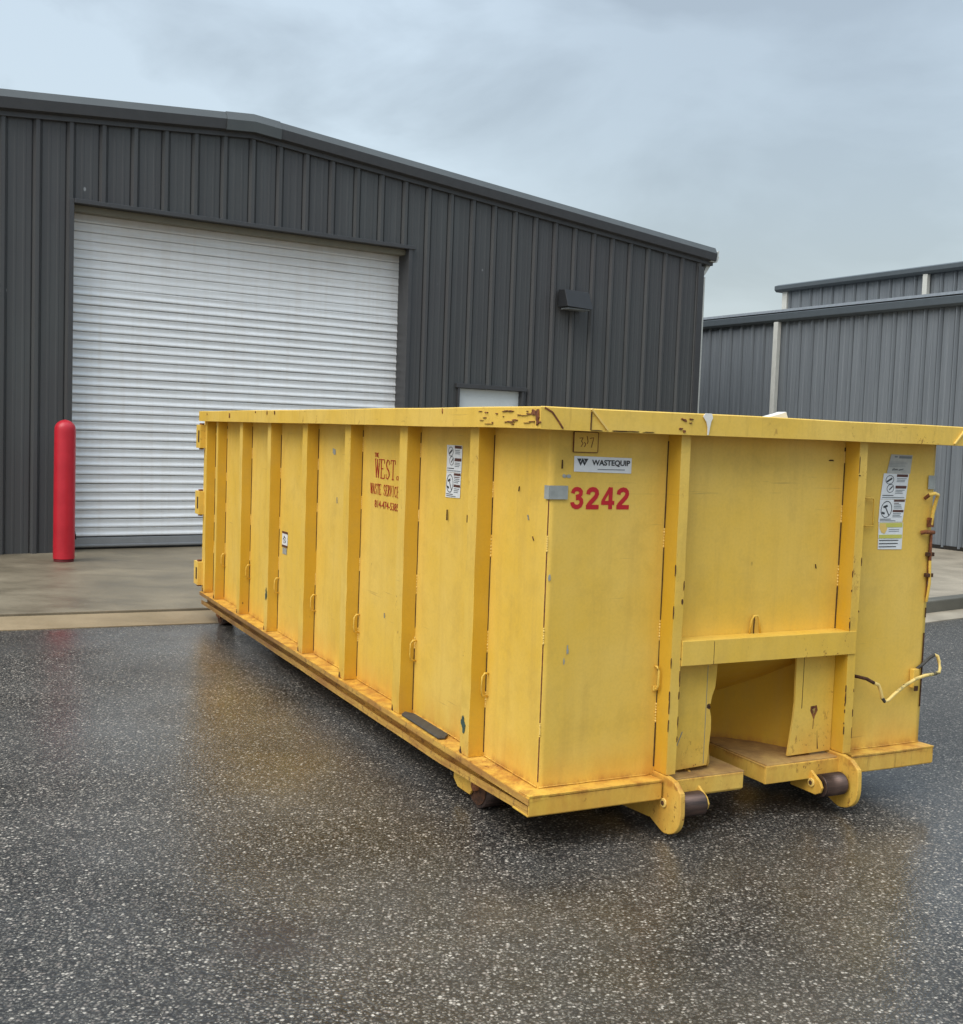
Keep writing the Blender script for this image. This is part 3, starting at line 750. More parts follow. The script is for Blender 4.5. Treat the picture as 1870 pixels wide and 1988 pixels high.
# front posts
FP = .087
def post(b0, b1, seed):
    m_ = MB(); rnd = random.Random(seed); n = 14; sec = []
    for i in range(n + 1):
        z = .265 + (ZT + .002 - .265) * i / n; j = rnd.uniform(-1, 1) * .0015; k_ = rnd.uniform(-1, 1) * .001
        sec.append([(b0 + j, 0, z), (b0 + j + .002, -FP + k_, z), (b1 + j, -FP + k_, z), (b1 + j, 0, z)])
    for a, b in zip(sec, sec[1:]):
        for k in range(3): m_.add([a[k], a[k + 1], b[k + 1], b[k]], [(0, 1, 2, 3)], 'paint_chip2' if k == 1 else 'paint_shade')
    m_.add(sec[0], [(0, 1, 2, 3)], 'paint_chip'); m_.add(sec[-1], [(0, 1, 2, 3)], 'paint_chip')
    seam(m_, 'f', b0 + .0, .28, ZT - .03, seed + 3, w=.0038)
    rnd = random.Random(seed + 70)
    for k in range(16):
        jag(m_, 'f', rnd.choice([b0 + .001, b1 - .001]) + rnd.uniform(-.001, .001), rnd.uniform(.30, 1.15), rnd.uniform(.0025, .005), rnd.uniform(.008, .07), 'rust_dark', FP + .002, 200 + k + seed, 9)
    if seed == 11: jag(m_, 'f', b1 - .007, .99, .010, .035, 'rust_dark', FP + .002, 4, 9)
    else: jag(m_, 'f', b0 + .005, 1.585, .004, .11, 'rust_dark', FP + .002, 5, 9); jag(m_, 'f', b0 + .01, 1.53, .014, .008, 'rust_dark', FP + .002, 6, 9)
    return m_.build('front_post', DU, bevel=.004)
post(.558, .607, 11); post(1.533, 1.583, 23)

# top rail (rim)
def loft(m_, secs, mat, matf=None, closed=False, smooth=False):
    n = len(secs[0])
    for i in range(len(secs) - 1):
        for k in range(n):
            m_.add([secs[i][k], secs[i][(k + 1) % n], secs[i + 1][(k + 1) % n], secs[i + 1][k]], [(0, 1, 2, 3)], matf(i, k) if matf else mat, smooth)
    m_.add(secs[0], [tuple(range(n))], mat); m_.add(secs[-1], [tuple(range(n))[::-1]], mat)
O = .121
m_ = MB()
def rz(s, t): return ZR + .0035 * nz3(s * 1.4, t, .3) , ZT + .0025 * nz3(s * 1.8, t, 4.3)
secs = []
N = 60
for i in range(N + 1):
    a = -O + .0 + (L + .03 + O) * i / N
    zt_, zb_ = rz(a, 1.0); o_ = O + .004 * nz3(a * 1.6, 7.7, 0)
    if i == 0: zt_, zb_, o_ = ZR, ZT, O
    ai = a if i else O * .35 - .0
    secs.append([(-o_, a, zb_), (-o_, a, zt_ - .004), (-o_ + .006, a, zt_), (.045, max(a, .045) if i < 4 else a, zt_), (.045, max(a, .045) if i < 4 else a, zb_)])
loft(m_, secs, 'paint_rim')
rnd = random.Random(5)
for k in range(24):
    jag(m_, 'l', rnd.uniform(-.118, .02) if k < 6 else rnd.uniform(.05, .42), rnd.uniform(ZT + .012, ZR - .014), rnd.uniform(.015, .09), rnd.uniform(.002, .007), 'rust', O + .0045, k, 15)
jag(m_, 'l', -.10, ZT + .042, .030, .078, 'rust', O + .005, 99)
jag(m_, 'l', -.07, ZT + .06, .05, .03, 'rust', O + .0055, 98)
for k in range(6):
    jag(m_, 'l', rnd.uniform(.5, 5.5), rnd.uniform(ZT + .04, ZR - .012), rnd.uniform(.006, .018), rnd.uniform(.015, .05), 'rust', O + .0045, 40 + k, 14)
m_.build('side_top_rail', DU)
m_ = MB(); secs = []
for i in range(N + 1):
    a = -O + (L + .03 + O) * i / N
    zt_, zb_ = rz(a, 5.0)
    if i == 0: zt_, zb_ = ZR, ZT
    secs.append([(W + O, a, zb_), (W + O, a, zt_), (W - .045, max(a, .045) if i < 4 else a, zt_), (W - .045, max(a, .045) if i < 4 else a, zb_)])
loft(m_, secs, 'paint_chip')
m_.build('side_top_rail', DU)
m_ = MB(); secs = []
for i in range(31):
    b = -O + (W + 2 * O) * i / 30
    zt_, zb_ = (ZR + .004 * nz3(b * 1.7, 2.2, 0) + .0015, ZT + .003 * nz3(b * 2.0, 6.2, 0) - .0015)
    o_ = O + .0045 * nz3(b * 1.3, 1.1, 5) + .0015
    if i == 0: b -= .0015
    if i == 30: b += .0015
    bb = min(max(b, .046), W - .046)
    secs.append([(b, -o_, zb_), (b, -o_, zt_ - .004), (b, -o_ + .006, zt_), (bb, .046, zt_), (bb, .046, zb_)])
loft(m_, secs, 'paint_rim')
# welded corner pieces: slanting weld lines, cracks
def line_f(m_, p, q_, w, mat, off=None, th=.006):
    off = O + .0045 if off is None else off
    d = Vector((q_[0] - p[0], q_[1] - p[1])).normalized(); nn = Vector((-d.y, d.x)) * w / 2
    m_.hexa([(p[0] - nn.x, -off - th, p[1] - nn.y), (q_[0] - nn.x, -off - th, q_[1] - nn.y), (q_[0] - nn.x, -off + .004, q_[1] - nn.y), (p[0] - nn.x, -off + .004, p[1] - nn.y),
             (p[0] + nn.x, -off - th, p[1] + nn.y), (q_[0] + nn.x, -off - th, q_[1] + nn.y), (q_[0] + nn.x, -off + .004, q_[1] + nn.y), (p[0] + nn.x, -off + .004, p[1] + nn.y)], mat)
line_f(m_, (.098, ZR - .001), (.175, ZT + .004), .007, 'bead')
line_f(m_, (.100, ZR - .012), (.099, ZT + .002), .004, 'rust_dark', th=.001)
for k, (pa, pb) in enumerate([((-.108, ZR - .004), (-.075, ZR - .02)), ((-.075, ZR - .02), (-.045, ZR - .055)), ((-.045, ZR - .055), (-.025, ZT + .003))]):
    line_f(m_, pa, pb, .006, 'rust', th=.001)
line_f(m_, (W - .02 + .07, ZR - .002), (W - .095 + .07, ZT + .004), .006, 'bead')
for k in range(7):
    jag(m_, 'f', rnd.uniform(.52, .575), rnd.uniform(ZT + .002, ZR - .012), rnd.uniform(.008, .030), rnd.uniform(.004, .014), 'rust', O + .0048, 60 + k, 9)
for k in range(7):
    jag(m_, 'f', rnd.uniform(.12, .5), rnd.uniform(ZT + .0, ZT + .003), rnd.uniform(.05, .12), rnd.uniform(.002, .005), 'rust_dark', O + .0048, 70 + k, 9)
m_.build('front_top_rail', DU)
# rust patches and white residue on the rim corner
def patch(name, face, s, z, w, h, mat, off, seed, parent=DU, ragged=.45, n=18, z_th=.0012):
    rnd = random.Random(seed); m_ = MB(); P = []
    for k in range(n):
        t = 2 * pi * k / n; rr = 1 - ragged * rnd.random()
        ps, pz = s + w / 2 * rr * cos(t), z + h / 2 * rr * sin(t); P.append((ps, pz))
    if face == 'l': m_.prism(P, -off - z_th, -off, 'x', mat)
    else: m_.prism(P, -off - z_th, -off, 'y', mat)
    o = m_.build(name, parent)
    return conform(o, face, off) if off < .05 else o
# base rails: open channel all round, flange on top
def rail_side(x, sg):
    m_ = MB(); a0, a1 = -.085, L + .02
    N_ = 40; secs_ = []
    def seclist(pr):
        out = []
        for i in range(N_ + 1):
            a = a0 + (a1 - a0) * i / N_; w_ = .003 * nz3(a * 2.2, 8.8, sg)
            out.append([(x + sg * px_, a, pz + w_ * (1 if px_ > .03 else .2)) for px_, pz in pr])
        return out
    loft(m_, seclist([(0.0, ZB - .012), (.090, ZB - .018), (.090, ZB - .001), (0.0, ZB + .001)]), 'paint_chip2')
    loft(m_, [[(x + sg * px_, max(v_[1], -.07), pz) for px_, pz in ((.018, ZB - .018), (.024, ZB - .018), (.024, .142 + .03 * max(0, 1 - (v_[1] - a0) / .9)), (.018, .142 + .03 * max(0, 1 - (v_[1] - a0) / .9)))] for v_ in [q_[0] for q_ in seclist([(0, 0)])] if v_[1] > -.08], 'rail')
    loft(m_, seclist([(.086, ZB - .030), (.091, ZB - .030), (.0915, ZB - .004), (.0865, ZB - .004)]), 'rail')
    def low(pr):
        out = []
        for i in range(N_ + 1):
            a = a0 + (a1 - a0) * i / N_; t_ = max(0, min(1, (a - a0) / .9)); w_ = .003 * nz3(a * 2.2, 8.8, sg + 4)
            a_ = max(a, -.072)
            out.append([(x + sg * (px_ + (.012 * (1 - t_) if px_ > 0 else 0)), a_ if i else -.072, pz + .037 * (1 - t_) + w_ * t_) for px_, pz in pr])
        return out
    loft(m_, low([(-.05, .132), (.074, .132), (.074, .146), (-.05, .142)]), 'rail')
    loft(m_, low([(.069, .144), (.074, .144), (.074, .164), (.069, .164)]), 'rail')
    return m_.build('side_base_rail', DU)
rail_side(0, -1); rail_side(W - .083, 1)
mb = MB()
def rail_front(b0, b1, fm='paint_chip'):
    m_ = MB(); N_ = 8
    def sl(pr): return [[(b0 + (b1 - b0) * i / N_, -py_, pz + .0015 * nz3((b0 + (b1 - b0) * i / N_) * 4, 1, 2)) for py_, pz in pr] for i in range(N_ + 1)]
    loft(m_, sl([(0.0, ZB - .008), (.086, ZB - .004), (.088, ZB + .007), (0.0, ZB + .004)]), 'paint_chip2')
    loft(m_, sl([(.078, ZB - .006), (.084, ZB - .006), (.084, .165), (.078, .165)]), fm)
    loft(m_, sl([(-.05, .160), (.078, .160), (.078, .168), (-.05, .168)]), 'paint_chip')
    return m_.build('front_base_rail', DU, bevel=.002)
rail_front(-.088, .545); rail_front(1.60, W + .012, 'paint_rust')

# plates each side of the cable opening, ragged edges
def plate(pts_, a0, a1, mat='paint_chip'):
    m_ = MB(); m_.prism(pts_, a0, a1, 'y', mat); return m_.build('opening_plate', DU, bevel=.002)
def plate(pts_, extra):
    m_ = MB(); m_.prism(pts_, -.014, -.004, 'y', 'paint_chip2')
    for e_ in extra: m_.prism(e_[0], -.0150, -.010, 'y', e_[1])
    return m_.build('opening_plate', DU)
plate([(.609, .252), (.826, .262), (.833, .34), (.840, .42), (.838, .47), (.829, .505), (.812, .515), (.812, .525), (.832, .53), (.838, .565), (.852, .60), (.857, .66), (.859, .716), (.609, .716)],
      [([(.806, .27), (.808, .27), (.809, .70), (.807, .70)], 'ink_grey'), ([(.812, .513), (.826, .506), (.832, .515), (.824, .532), (.814, .528)], 'rust_dark'), ([(.66, .36), (.664, .36), (.690, .42), (.686, .42)], 'ink_grey'), ([(.64, .33), (.643, .33), (.665, .45), (.662, .45)], 'rust')])
plate([(1.531, .262), (1.531, .716), (1.302, .716), (1.304, .60), (1.306, .50), (1.300, .42), (1.283, .30), (1.278, .258)],
      [([(1.345, .47), (1.348, .47), (1.348, .71), (1.346, .71)], 'rust_dark'), ([(1.40, .475), (1.435, .478), (1.442, .455), (1.428, .43), (1.422, .41), (1.412, .43), (1.398, .455)], 'rust'), ([(1.41, .462), (1.428, .466), (1.426, .445), (1.418, .438)], 'bead'), ([(1.418, .41), (1.421, .41), (1.420, .37), (1.418, .37)], 'rust'), ([(1.45, .275), (1.456, .275), (1.448, .33), (1.445, .36)], 'rust_dark')])
# tunnel behind the opening
mb = MB()
plan = [(1.42, .0), (1.40, .13), (1.33, .26), (1.22, .38), (1.053, .46), (.89, .38), (.77, .26), (.70, .13), (.68, .0)]
def roofz(a): return .716 - .28 * max(a, 0) / .46 * 1.0
for (b0, a0), (b1, a1) in zip(plan, plan[1:]):
    mb.add([(b0, a0, .232), (b1, a1, .232), (b1, a1, roofz(a1)), (b0, a0, roofz(a0))], [(0, 1, 2, 3)], 'paint_shade', True)
mb.add([(b, a, roofz(a)) for b, a in plan], [tuple(range(len(plan)))], 'paint_shade')
mb.build('cable_tunnel', DU)
# floor plates with slot between
mb = MB()
mb.box(.609, .985, -.075, .46, .218, .240, 'plate_dirty'); mb.box(.609, .978, -.079, -.071, .163, .234, 'paint_chip'); mb.box(.609, .978, -.071, .2, .155, .163, 'paint_chip')
mb.build('floor_plate', DU, bevel=.003)
mb = MB()
mb.box(1.115, 1.53, -.068, .46, .226, .248, 'plate_dirty'); mb.box(1.105, 1.53, -.076, -.066, .163, .242, 'paint_chip'); mb.box(1.105, 1.113, -.066, .46, .163, .242, 'paint_chip')
mb.build('floor_plate', DU, bevel=.003)
mb = MB(); mb.hexa([(.842, .0, .25), (.90, .06, .245), (.90, .07, .245), (.842, .01, .25), (.835, .0, .40), (.845, .01, .40), (.845, .02, .40), (.835, .01, .40)], 'paint_chip'); mb.build('gusset', DU)
# cross beam
mb = MB()
mb.box(.609, 1.575, -.0935, .0, .722, .826, 'paint_chip')
mb.box(.772, .775, -.0945, -.09, .722, .82, 'rust_dark')
mb.build('cross_beam', DU, bevel=.006)
def hook(path, r=.0050, name='tarp_hook'):
    m_ = MB(); m_.tube(path, r, 'paint_rust', 8); return m_.build(name, DU)
hook([(1.025, -.012, .826), (1.032, -.016, .885), (1.042, -.018, .905), (1.062, -.018, .905), (1.074, -.016, .885), (1.085, -.012, .826)])
mb = MB(); mb.tube([(1.048, -.012, .826), (1.048, -.013, .90)], .003, 'rust_dark', 6); mb.build('hook_seam', DU)
def dring(a):
    z = .565
    hook([(-.004, a, z + .050), (-.022, a - .002, z + .052), (-.034, a - .004, z + .036), (-.036, a - .004, z - .018), (-.030, a - .003, z - .045), (-.004, a, z - .052)])
for a in (.468, 1.270, 2.088, 2.874, 3.686, 4.446, 5.222): dring(a)
hook([(.540, -.004, .71), (.540, -.022, .71), (.540, -.030, .695), (.540, -.030, .63), (.540, -.022, .615), (.540, -.004, .615)])
mb = MB(); mb.box(.530, .551, -.012, -.004, .605, .628, 'paint_rust'); mb.build('hook_base', DU, bevel=.003)

# under-structure: long rails, nose plates, rollers
def nose(x0, x1, name):
    m_ = MB()
    P = [(.02, .262), (-.10, .262), (-.150, .252)]
    K_ = [(-.160, .250), (-.194, .218), (-.200, .168), (-.200, .110), (-.185, .066), (-.150, .036), (-.10, .022), (-.06, .030), (.02, .062)]
    for i in range(1, len(K_) - 2):
        p0, p1, p2, p3 = (Vector(K_[max(i - 1, 0)]), Vector(K_[i]), Vector(K_[i + 1]), Vector(K_[min(i + 2, len(K_) - 1)]))
        for t in (0, .25, .5, .75):
            P.append(tuple(.5 * ((2 * p1) + (p2 - p0) * t + (2 * p0 - 5 * p1 + 4 * p2 - p3) * t * t + (3 * p1 - p0 - 3 * p2 + p3) * t ** 3)))
    P += [(-.06, .030), (.02, .062)]
    m_.prism(P, x0, x1, 'x', 'paint_chip2')
    return m_.build(name, DU, bevel=.004)
nl = nose(.556, .581, 'nose_plate'); nr = nose(1.525, 1.550, 'nose_plate')
mb = MB(); mb.prism([(.022, .235), (.022, .055), (.30, .038), (L, .038), (L, .23)], .560, .577, 'x', 'paint_chip'); mb.box(.50, .62, .3, L, .03, .042, 'rail'); mb.build('long_rail', DU)
mb = MB(); mb.prism([(.022, .235), (.022, .055), (.30, .038), (L, .038), (L, .23)], 1.529, 1.546, 'x', 'paint_chip'); mb.box(1.48, 1.60, .3, L, .03, .042, 'rail'); mb.build('long_rail', DU)
def inner(x0, x1, bolt):
    m_ = MB()
    m_.prism([(.05, .245), (-.005, .245), (-.135, .165), (-.150, .14), (-.140, .115), (-.11, .10), (.05, .10)], x0, x1, 'x', 'paint_chip')
    return m_.build('inner_nose_plate', DU, bevel=.003)
inner(.735, .747, 0); inner(1.362, 1.376, 1)
def bolt(parent, x, sg, a, z):
    m_ = MB(); m_.cyl((a, z), .020, x, x + sg * .008, 'x', 'bead', 20); m_.cyl((a, z), .010, x + sg * .008, x + sg * .012, 'x', 'rust_dark', 16)
    m_.build('bolt', DU, bevel=.002)
bolt(nl, .556, -1, -.090, .150); bolt(nr, 1.362, -1, -.088, .150)
def roller(x0, x1):
    m_ = MB(); r_ = .051; c_ = (-.112, .138)
    m_.cyl(c_, r_, x0 + .006, x1 - .006, 'x', 'roller', 40); m_.cyl(c_, r_ * .96, x0, x0 + .006, 'x', 'roller', 40, r1=r_); m_.cyl(c_, r_, x1 - .006, x1, 'x', 'roller', 40, r1=r_ * .96)
    m_.cyl(c_, .016, x0 - .02, x1 + .02, 'x', 'rust', 16)
    return m_.build('nose_roller', DU)
roller(.600, .728); roller(1.383, 1.512)
for a in (.35, .95, 1.6, 2.25, 2.9, 3.5, 4.15, 4.8, 5.4):
    mb = MB(); mb.box(.02, W - .02, a, a + .07, .15, .232, 'rail'); mb.build('cross_member', DU)

# ground wheels
def wheel(x, a, r_, sg):
    m_ = MB(); m_.cyl((a, r_), r_, x, x + sg * .10, 'x', 'roller', 36); m_.cyl((a, r_), r_ * .86, x - sg * .004, x, 'x', 'rust_dark', 36)
    m_.cyl((a, r_), .025, x - sg * .022, x + sg * .12, 'x', 'rust', 16)
    w_ = m_.build('ground_wheel', DU)
    m_ = MB()
    m_.prism([(a + .02, .165), (a + .215, .165), (a + .215, .075), (a + .17, .045), (a + .045, .045), (a + .02, .075)] if a < 3 else [(a - .10, .14), (a + .10, .14), (a + .06, .06), (a - .06, .06)], x - sg * .018, x - sg * .006, 'x', 'paint_chip2' if a < 3 else 'rust')
    m_.prism([(a - .085, .160), (a + .125, .160), (a + .125, .075), (a - .085, .075)], x + sg * .11, x + sg * .12, 'x', 'paint_chip')
    b_ = m_.build('wheel_bracket', DU, bevel=.003)
wheel(-.004, .53, .100, 1); wheel(.012, 5.42, .115, 1); wheel(W - .012, .60, .100, -1); wheel(W - .012, 5.42, .115, -1)

# rear door with hinges
mb = MB()
mb.box(-.06, W + .06, L + .03, L + .09, .20, ZT + .06, 'paint')
for z in (.3, .75, 1.2, 1.6): mb.box(-.03, W + .03, L + .09, L + .15, z, z + .09, 'paint_chip')
RDR = mb.build('rear_door', DU, bevel=.005)
for z in (1.555, .995, .395):
    mb = MB(); mb.box(-.118, -.055, L - .02, L + .13, z - .098, z + .098, 'paint_chip2')
    mb.cyl((-.092, L + .04), .020, z - .112, z + .112, 'z', 'rust', 16)
    mb.box(-.121, -.1185, L + .01, L + .05, z - .05, z + .05, 'rust_dark')
    mb.build('hinge', DU, bevel=.008)

# bent tarp bar on the right front panel
mb = MB()
path = [(1.648, -.006, .600), (1.655, -.045, .600), (1.69, -.055, .592), (1.735, -.058, .570), (1.762, -.06, .560), (1.778, -.06, .530), (1.790, -.06, .497), (1.808, -.06, .478), (1.830, -.06, .482),
        (1.87, -.06, .510), (1.93, -.06, .545), (2.00, -.06, .572), (2.06, -.06, .585), (2.12, -.055, .586), (2.165, -.05, .592), (2.180, -.04, .61), (2.182, -.03, .64), (2.176, -.025, .665), (2.160, -.02, .672), (2.13, -.015, .655), (2.09, -.012, .625), (2.055, -.010, .605)]
mb.tube(path, .0080, 'bar', 10, mats=['rust_dark', 'rust_dark', 'rust_dark', 'bar', 'bar', 'bar', 'worn', 'bar', 'bar', 'bar', 'bar', 'bar', 'bar', 'bar', 'bar', 'bar', 'bar', 'bar', 'worn', 'worn', 'worn'])
mb.build('bent_bar', DU)
mb = MB(); mb.box(1.636, 1.652, -.014, -.004, .555, .61, 'rust_dark'); mb.build('bar_bracket', DU, bevel=.003)
mb = MB(); mb.box(2.02, 2.055, -.03, -.004, .52, .61, 'paint_chip'); mb.box(2.025, 2.05, -.034, -.028, .505, .53, 'rust_dark'); mb.build('bar_bracket', DU, bevel=.003)
# rectangular rod bracket beside right post
hook([(1.655, -.012, 1.425), (1.707, -.016, 1.425), (1.712, -.016, 1.415), (1.715, -.016, 1.31), (1.712, -.016, 1.298), (1.655, -.012, 1.297)], .0045, 'rod_bracket')
# corner latch
mb = MB()
mb.tube([(2.045, -.006, 1.425), (2.050, -.03, 1.445), (2.068, -.045, 1.452), (2.088, -.045, 1.445), (2.096, -.03, 1.42), (2.090, -.02, 1.36), (2.082, -.02, 1.30)], .009, 'bead', 8, mats=['rust', 'paint_rust', 'bead', 'paint_rust', 'paint_chip2', 'paint_rust'])
mb.box(2.070, 2.096, -.026, -.004, 1.29, 1.335, 'rust')
mb.tube([(2.03, -.008, 1.262), (2.045, -.025, 1.268), (2.10, -.025, 1.265)], .010, 'rust', 8)
mb.tube([(2.085, -.022, 1.27), (2.088, -.022, 1.13), (2.094, -.022, 1.02), (2.096, -.014, .97), (2.096, -.008, .93)], .007, 'paint_rust', 8, mats=['rust', 'paint_rust', 'paint_chip2', 'paint_rust'])
mb.tube([(2.104, -.006, 1.26), (2.106, -.004, 1.03)], .006, 'rust', 8)
for z in (1.16, 1.06): mb.box(2.070, 2.110, -.028, -.006, z - .009, z + .009, 'rust_dark')
mb.build('corner_latch', DU, bevel=.002)

# worn strip, scuffs, tape
mb = MB()
mb.prism([(-.082, .80), (-.048, .79), (-.012, .84), (-.010, 1.24), (-.040, 1.30), (-.075, 1.26)], ZB + .0025, ZB + .014, 'z', 'worn')
mb.build('worn_strip', DU, bevel=.005)
patch('paint_scuff', 'l', .55, .375, .055, .085, 'teal', RP + .002, 4, ragged=.6)
patch('paint_scuff', 'l', 3.74, .50, .05, .10, 'teal', RP + .002, 8, ragged=.7)
mb = MB(); mb.box(-.007, .078, -.0075, -.0065, 1.408, 1.462, 'tape'); mb.box(-.0085, -.0075, -.0075, .03, 1.408, 1.462, 'tape')
mb.build('tape_patch', DU)
mb = MB(); mb.box(W - .045, W + .002, -.0075, -.0065, 1.47, 1.535, 'tape'); mb.build('tape_patch', DU)
patch('residue_spot', 'f', .062, 1.500, .022, .018, 'tape', .006, 3); patch('residue_spot', 'f', .082, 1.500, .026, .018, 'tape', .006, 9)
patch('residue_spot', 'l', 2.62, 1.52, .07, .05, 'tape', .006, 2); patch('residue_spot', 'f', .012, 1.095, .016, .03, 'tape', .006, 12)
patch('residue_spot', 'f', .11, .80, .012, .05, 'tape', .006, 13, ragged=.7); patch('residue_spot', 'f', .095, .755, .010, .035, 'tape', .006, 14, ragged=.7)
# number box plate
npb = MB()
bx0, bx1, bz0, bz1 = .098, .208, 1.598, 1.676
npb.box(bx0, bx1, -.0075, -.004, bz0, bz1, 'paint')
for (x0_, x1_, z0_, z1_) in ((bx0, bx1, bz0 - .003, bz0), (bx0, bx1, bz1, bz1 + .003), (bx0 - .003, bx0, bz0, bz1), (bx1, bx1 + .0025, bz0, bz1)): npb.box(x0_, x1_, -.0088, -.004, z0_, z1_, 'rust')

# ---- lettering
def text_mesh(txt, face, s, z, h, width, mat, off, name, parent=DU, bold=0.0, shear=0.0):
    """s,z = lower-left of the text as read; width = total width"""
    cu = bpy.data.curves.new(name, 'FONT'); cu.body = txt; cu.size = 1.0; cu.offset = bold; cu.resolution_u = 4; cu.shear = shear
    to = bpy.data.objects.new(name + '_curve', cu); scene.collection.objects.link(to)
    dg = bpy.context.evaluated_depsgraph_get()
    me = bpy.data.meshes.new_from_object(to.evaluated_get(dg))
    bpy.data.objects.remove(to)
    xs = [v.co.x for v in me.vertices]; ys = [v.co.y for v in me.vertices]
    kx = width / (max(xs) - min(xs)); ky = h / (max(ys) - min(ys)); mx, my = min(xs), min(ys)
    for v in me.vertices:
        lx, lz = (v.co.x - mx) * kx, (v.co.y - my) * ky
        v.co = (-off, s - lx, z + lz) if face == 'l' else (s + lx, -off, z + lz)
    me.materials.clear(); me.materials.append(M[mat])
    o = bpy.data.objects.new(name, me); scene.collection.objects.link(o); o.parent = parent
    return conform(o, face)
def ribbon(m_, pts_, w, d, mat):
    pts_ = [Vector(p) for p in pts_]; L_, R2 = [], []
    for i, p in enumerate(pts_):
        t = (pts_[min(i + 1, len(pts_) - 1)] - pts_[max(i - 1, 0)]).normalized(); n_ = Vector((-t.y, t.x)) * w / 2
        L_.append(p + n_); R2.append(p - n_)
    for i in range(len(pts_) - 1):
        m_.add([(q_.x, -d, q_.y) for q_ in (L_[i], L_[i + 1], R2[i + 1], R2[i])], [(0, 1, 2, 3)], mat)
DG = {'2': [([(.10, .67), (.12, .79), (.20, .87), (.31, .90), (.42, .88), (.50, .80), (.515, .69), (.47, .57), (.36, .44), (.23, .30), (.15, .20), (.13, .12)], .20), ([(.02, .095), (.62, .095)], .19)],
      '3': [([(.11, .71), (.14, .82), (.22, .89), (.31, .905), (.42, .87), (.49, .79), (.48, .67), (.40, .58), (.26, .545)], .185), ([(.26, .50), (.42, .51), (.51, .41), (.525, .29), (.47, .16), (.36, .10), (.25, .10), (.15, .16), (.10, .26), (.095, .31)], .19)],
      '4': [([(.42, .98), (.08, .36)], .15), ([(.01, .29), (.63, .29)], .17), ([(.44, 0), (.44, 1)], .19)]}
mb = MB(); kk = 0
for k_, ch in enumerate('3242'):
    for pts_, w_ in DG[ch]:
        kk += 1
        ribbon(mb, [(.094 + k_ * .0727 + px_ * .101, 1.369 + pz_ * .089) for px_, pz_ in pts_], w_ * .096, .0054 + .0002 * (kk % 4), 'red')
conform(mb.build('unit_number', DU), 'f', .0052)
for p_, q_ in (((.122, 1.652), (.138, 1.654)), ((.138, 1.654), (.131, 1.640)), ((.131, 1.640), (.139, 1.632)), ((.139, 1.632), (.130, 1.618)), ((.144, 1.636), (.152, 1.630)), ((.152, 1.630), (.146, 1.618)), ((.156, 1.662), (.162, 1.640)), ((.162, 1.640), (.158, 1.630)), ((.170, 1.652), (.188, 1.656)), ((.188, 1.656), (.178, 1.616))):
    line_f(npb, p_, q_, .0026, 'rust', off=.0076, th=.001)
conform(npb.build('number_plate', DU), 'f', .0020)
# stickers
def sticker(face, pts_, mat='white_st', name='safety_sticker', off=.0058):
    xs_ = sorted(pts_, key=lambda p: p[0]); lo_ = sorted(xs_[:2], key=lambda p: p[1]); hi_ = sorted(xs_[2:], key=lambda p: p[1])
    (A, D), (B, C_) = lo_, hi_
    m_ = MB(); n_ = 8; V = []
    for i in range(n_ + 1):
        for j in range(n_ + 1):
            u, v = i / n_, j / n_
            p = Vector(A) * (1 - u) * (1 - v) + Vector(B) * u * (1 - v) + Vector(C_) * u * v + Vector(D) * (1 - u) * v
            V.append((-off, p.x, p.y) if face == 'l' else (p.x, -off, p.y))
    m_.add(V, [(i * (n_ + 1) + j, (i + 1) * (n_ + 1) + j, (i + 1) * (n_ + 1) + j + 1, i * (n_ + 1) + j + 1) for i in range(n_) for j in range(n_)], mat, True)
    return conform(m_.build(name, DU), face)
# brand sticker with emblem of four small triangles
SB = sticker('f', [(.105, 1.519), (.377, 1.515), (.377, 1.578), (.104, 1.581)], name='maker_sticker')
text_mesh('WASTEQUIP', 'f', .187, 1.541, .027, .182, 'ink', .0070, 'sticker_lettering', SB, bold=.03)
mb = MB()
def tri(x, z, w, up):
    h = w * .82
    mb.prism([(x - w / 2, z), (x + w / 2, z), (x, z + h)] if up else [(x - w / 2, z + h), (x + w / 2, z + h), (x, z)], -.0070, -.006, 'y', 'ink')
tri(.128, 1.554, .021, False); tri(.1435, 1.558, .019, True); tri(.159, 1.554, .021, False)
tri(.1345, 1.543, .017, False); tri(.1525, 1.543, .017, False)
conform(mb.build('emblem', SB), 'f')
mb = MB(); mb.box(.215, .345, -.0070, -.006, 1.5275, 1.531, 'ink_grey'); conform(mb.build('small_print', SB), 'f')
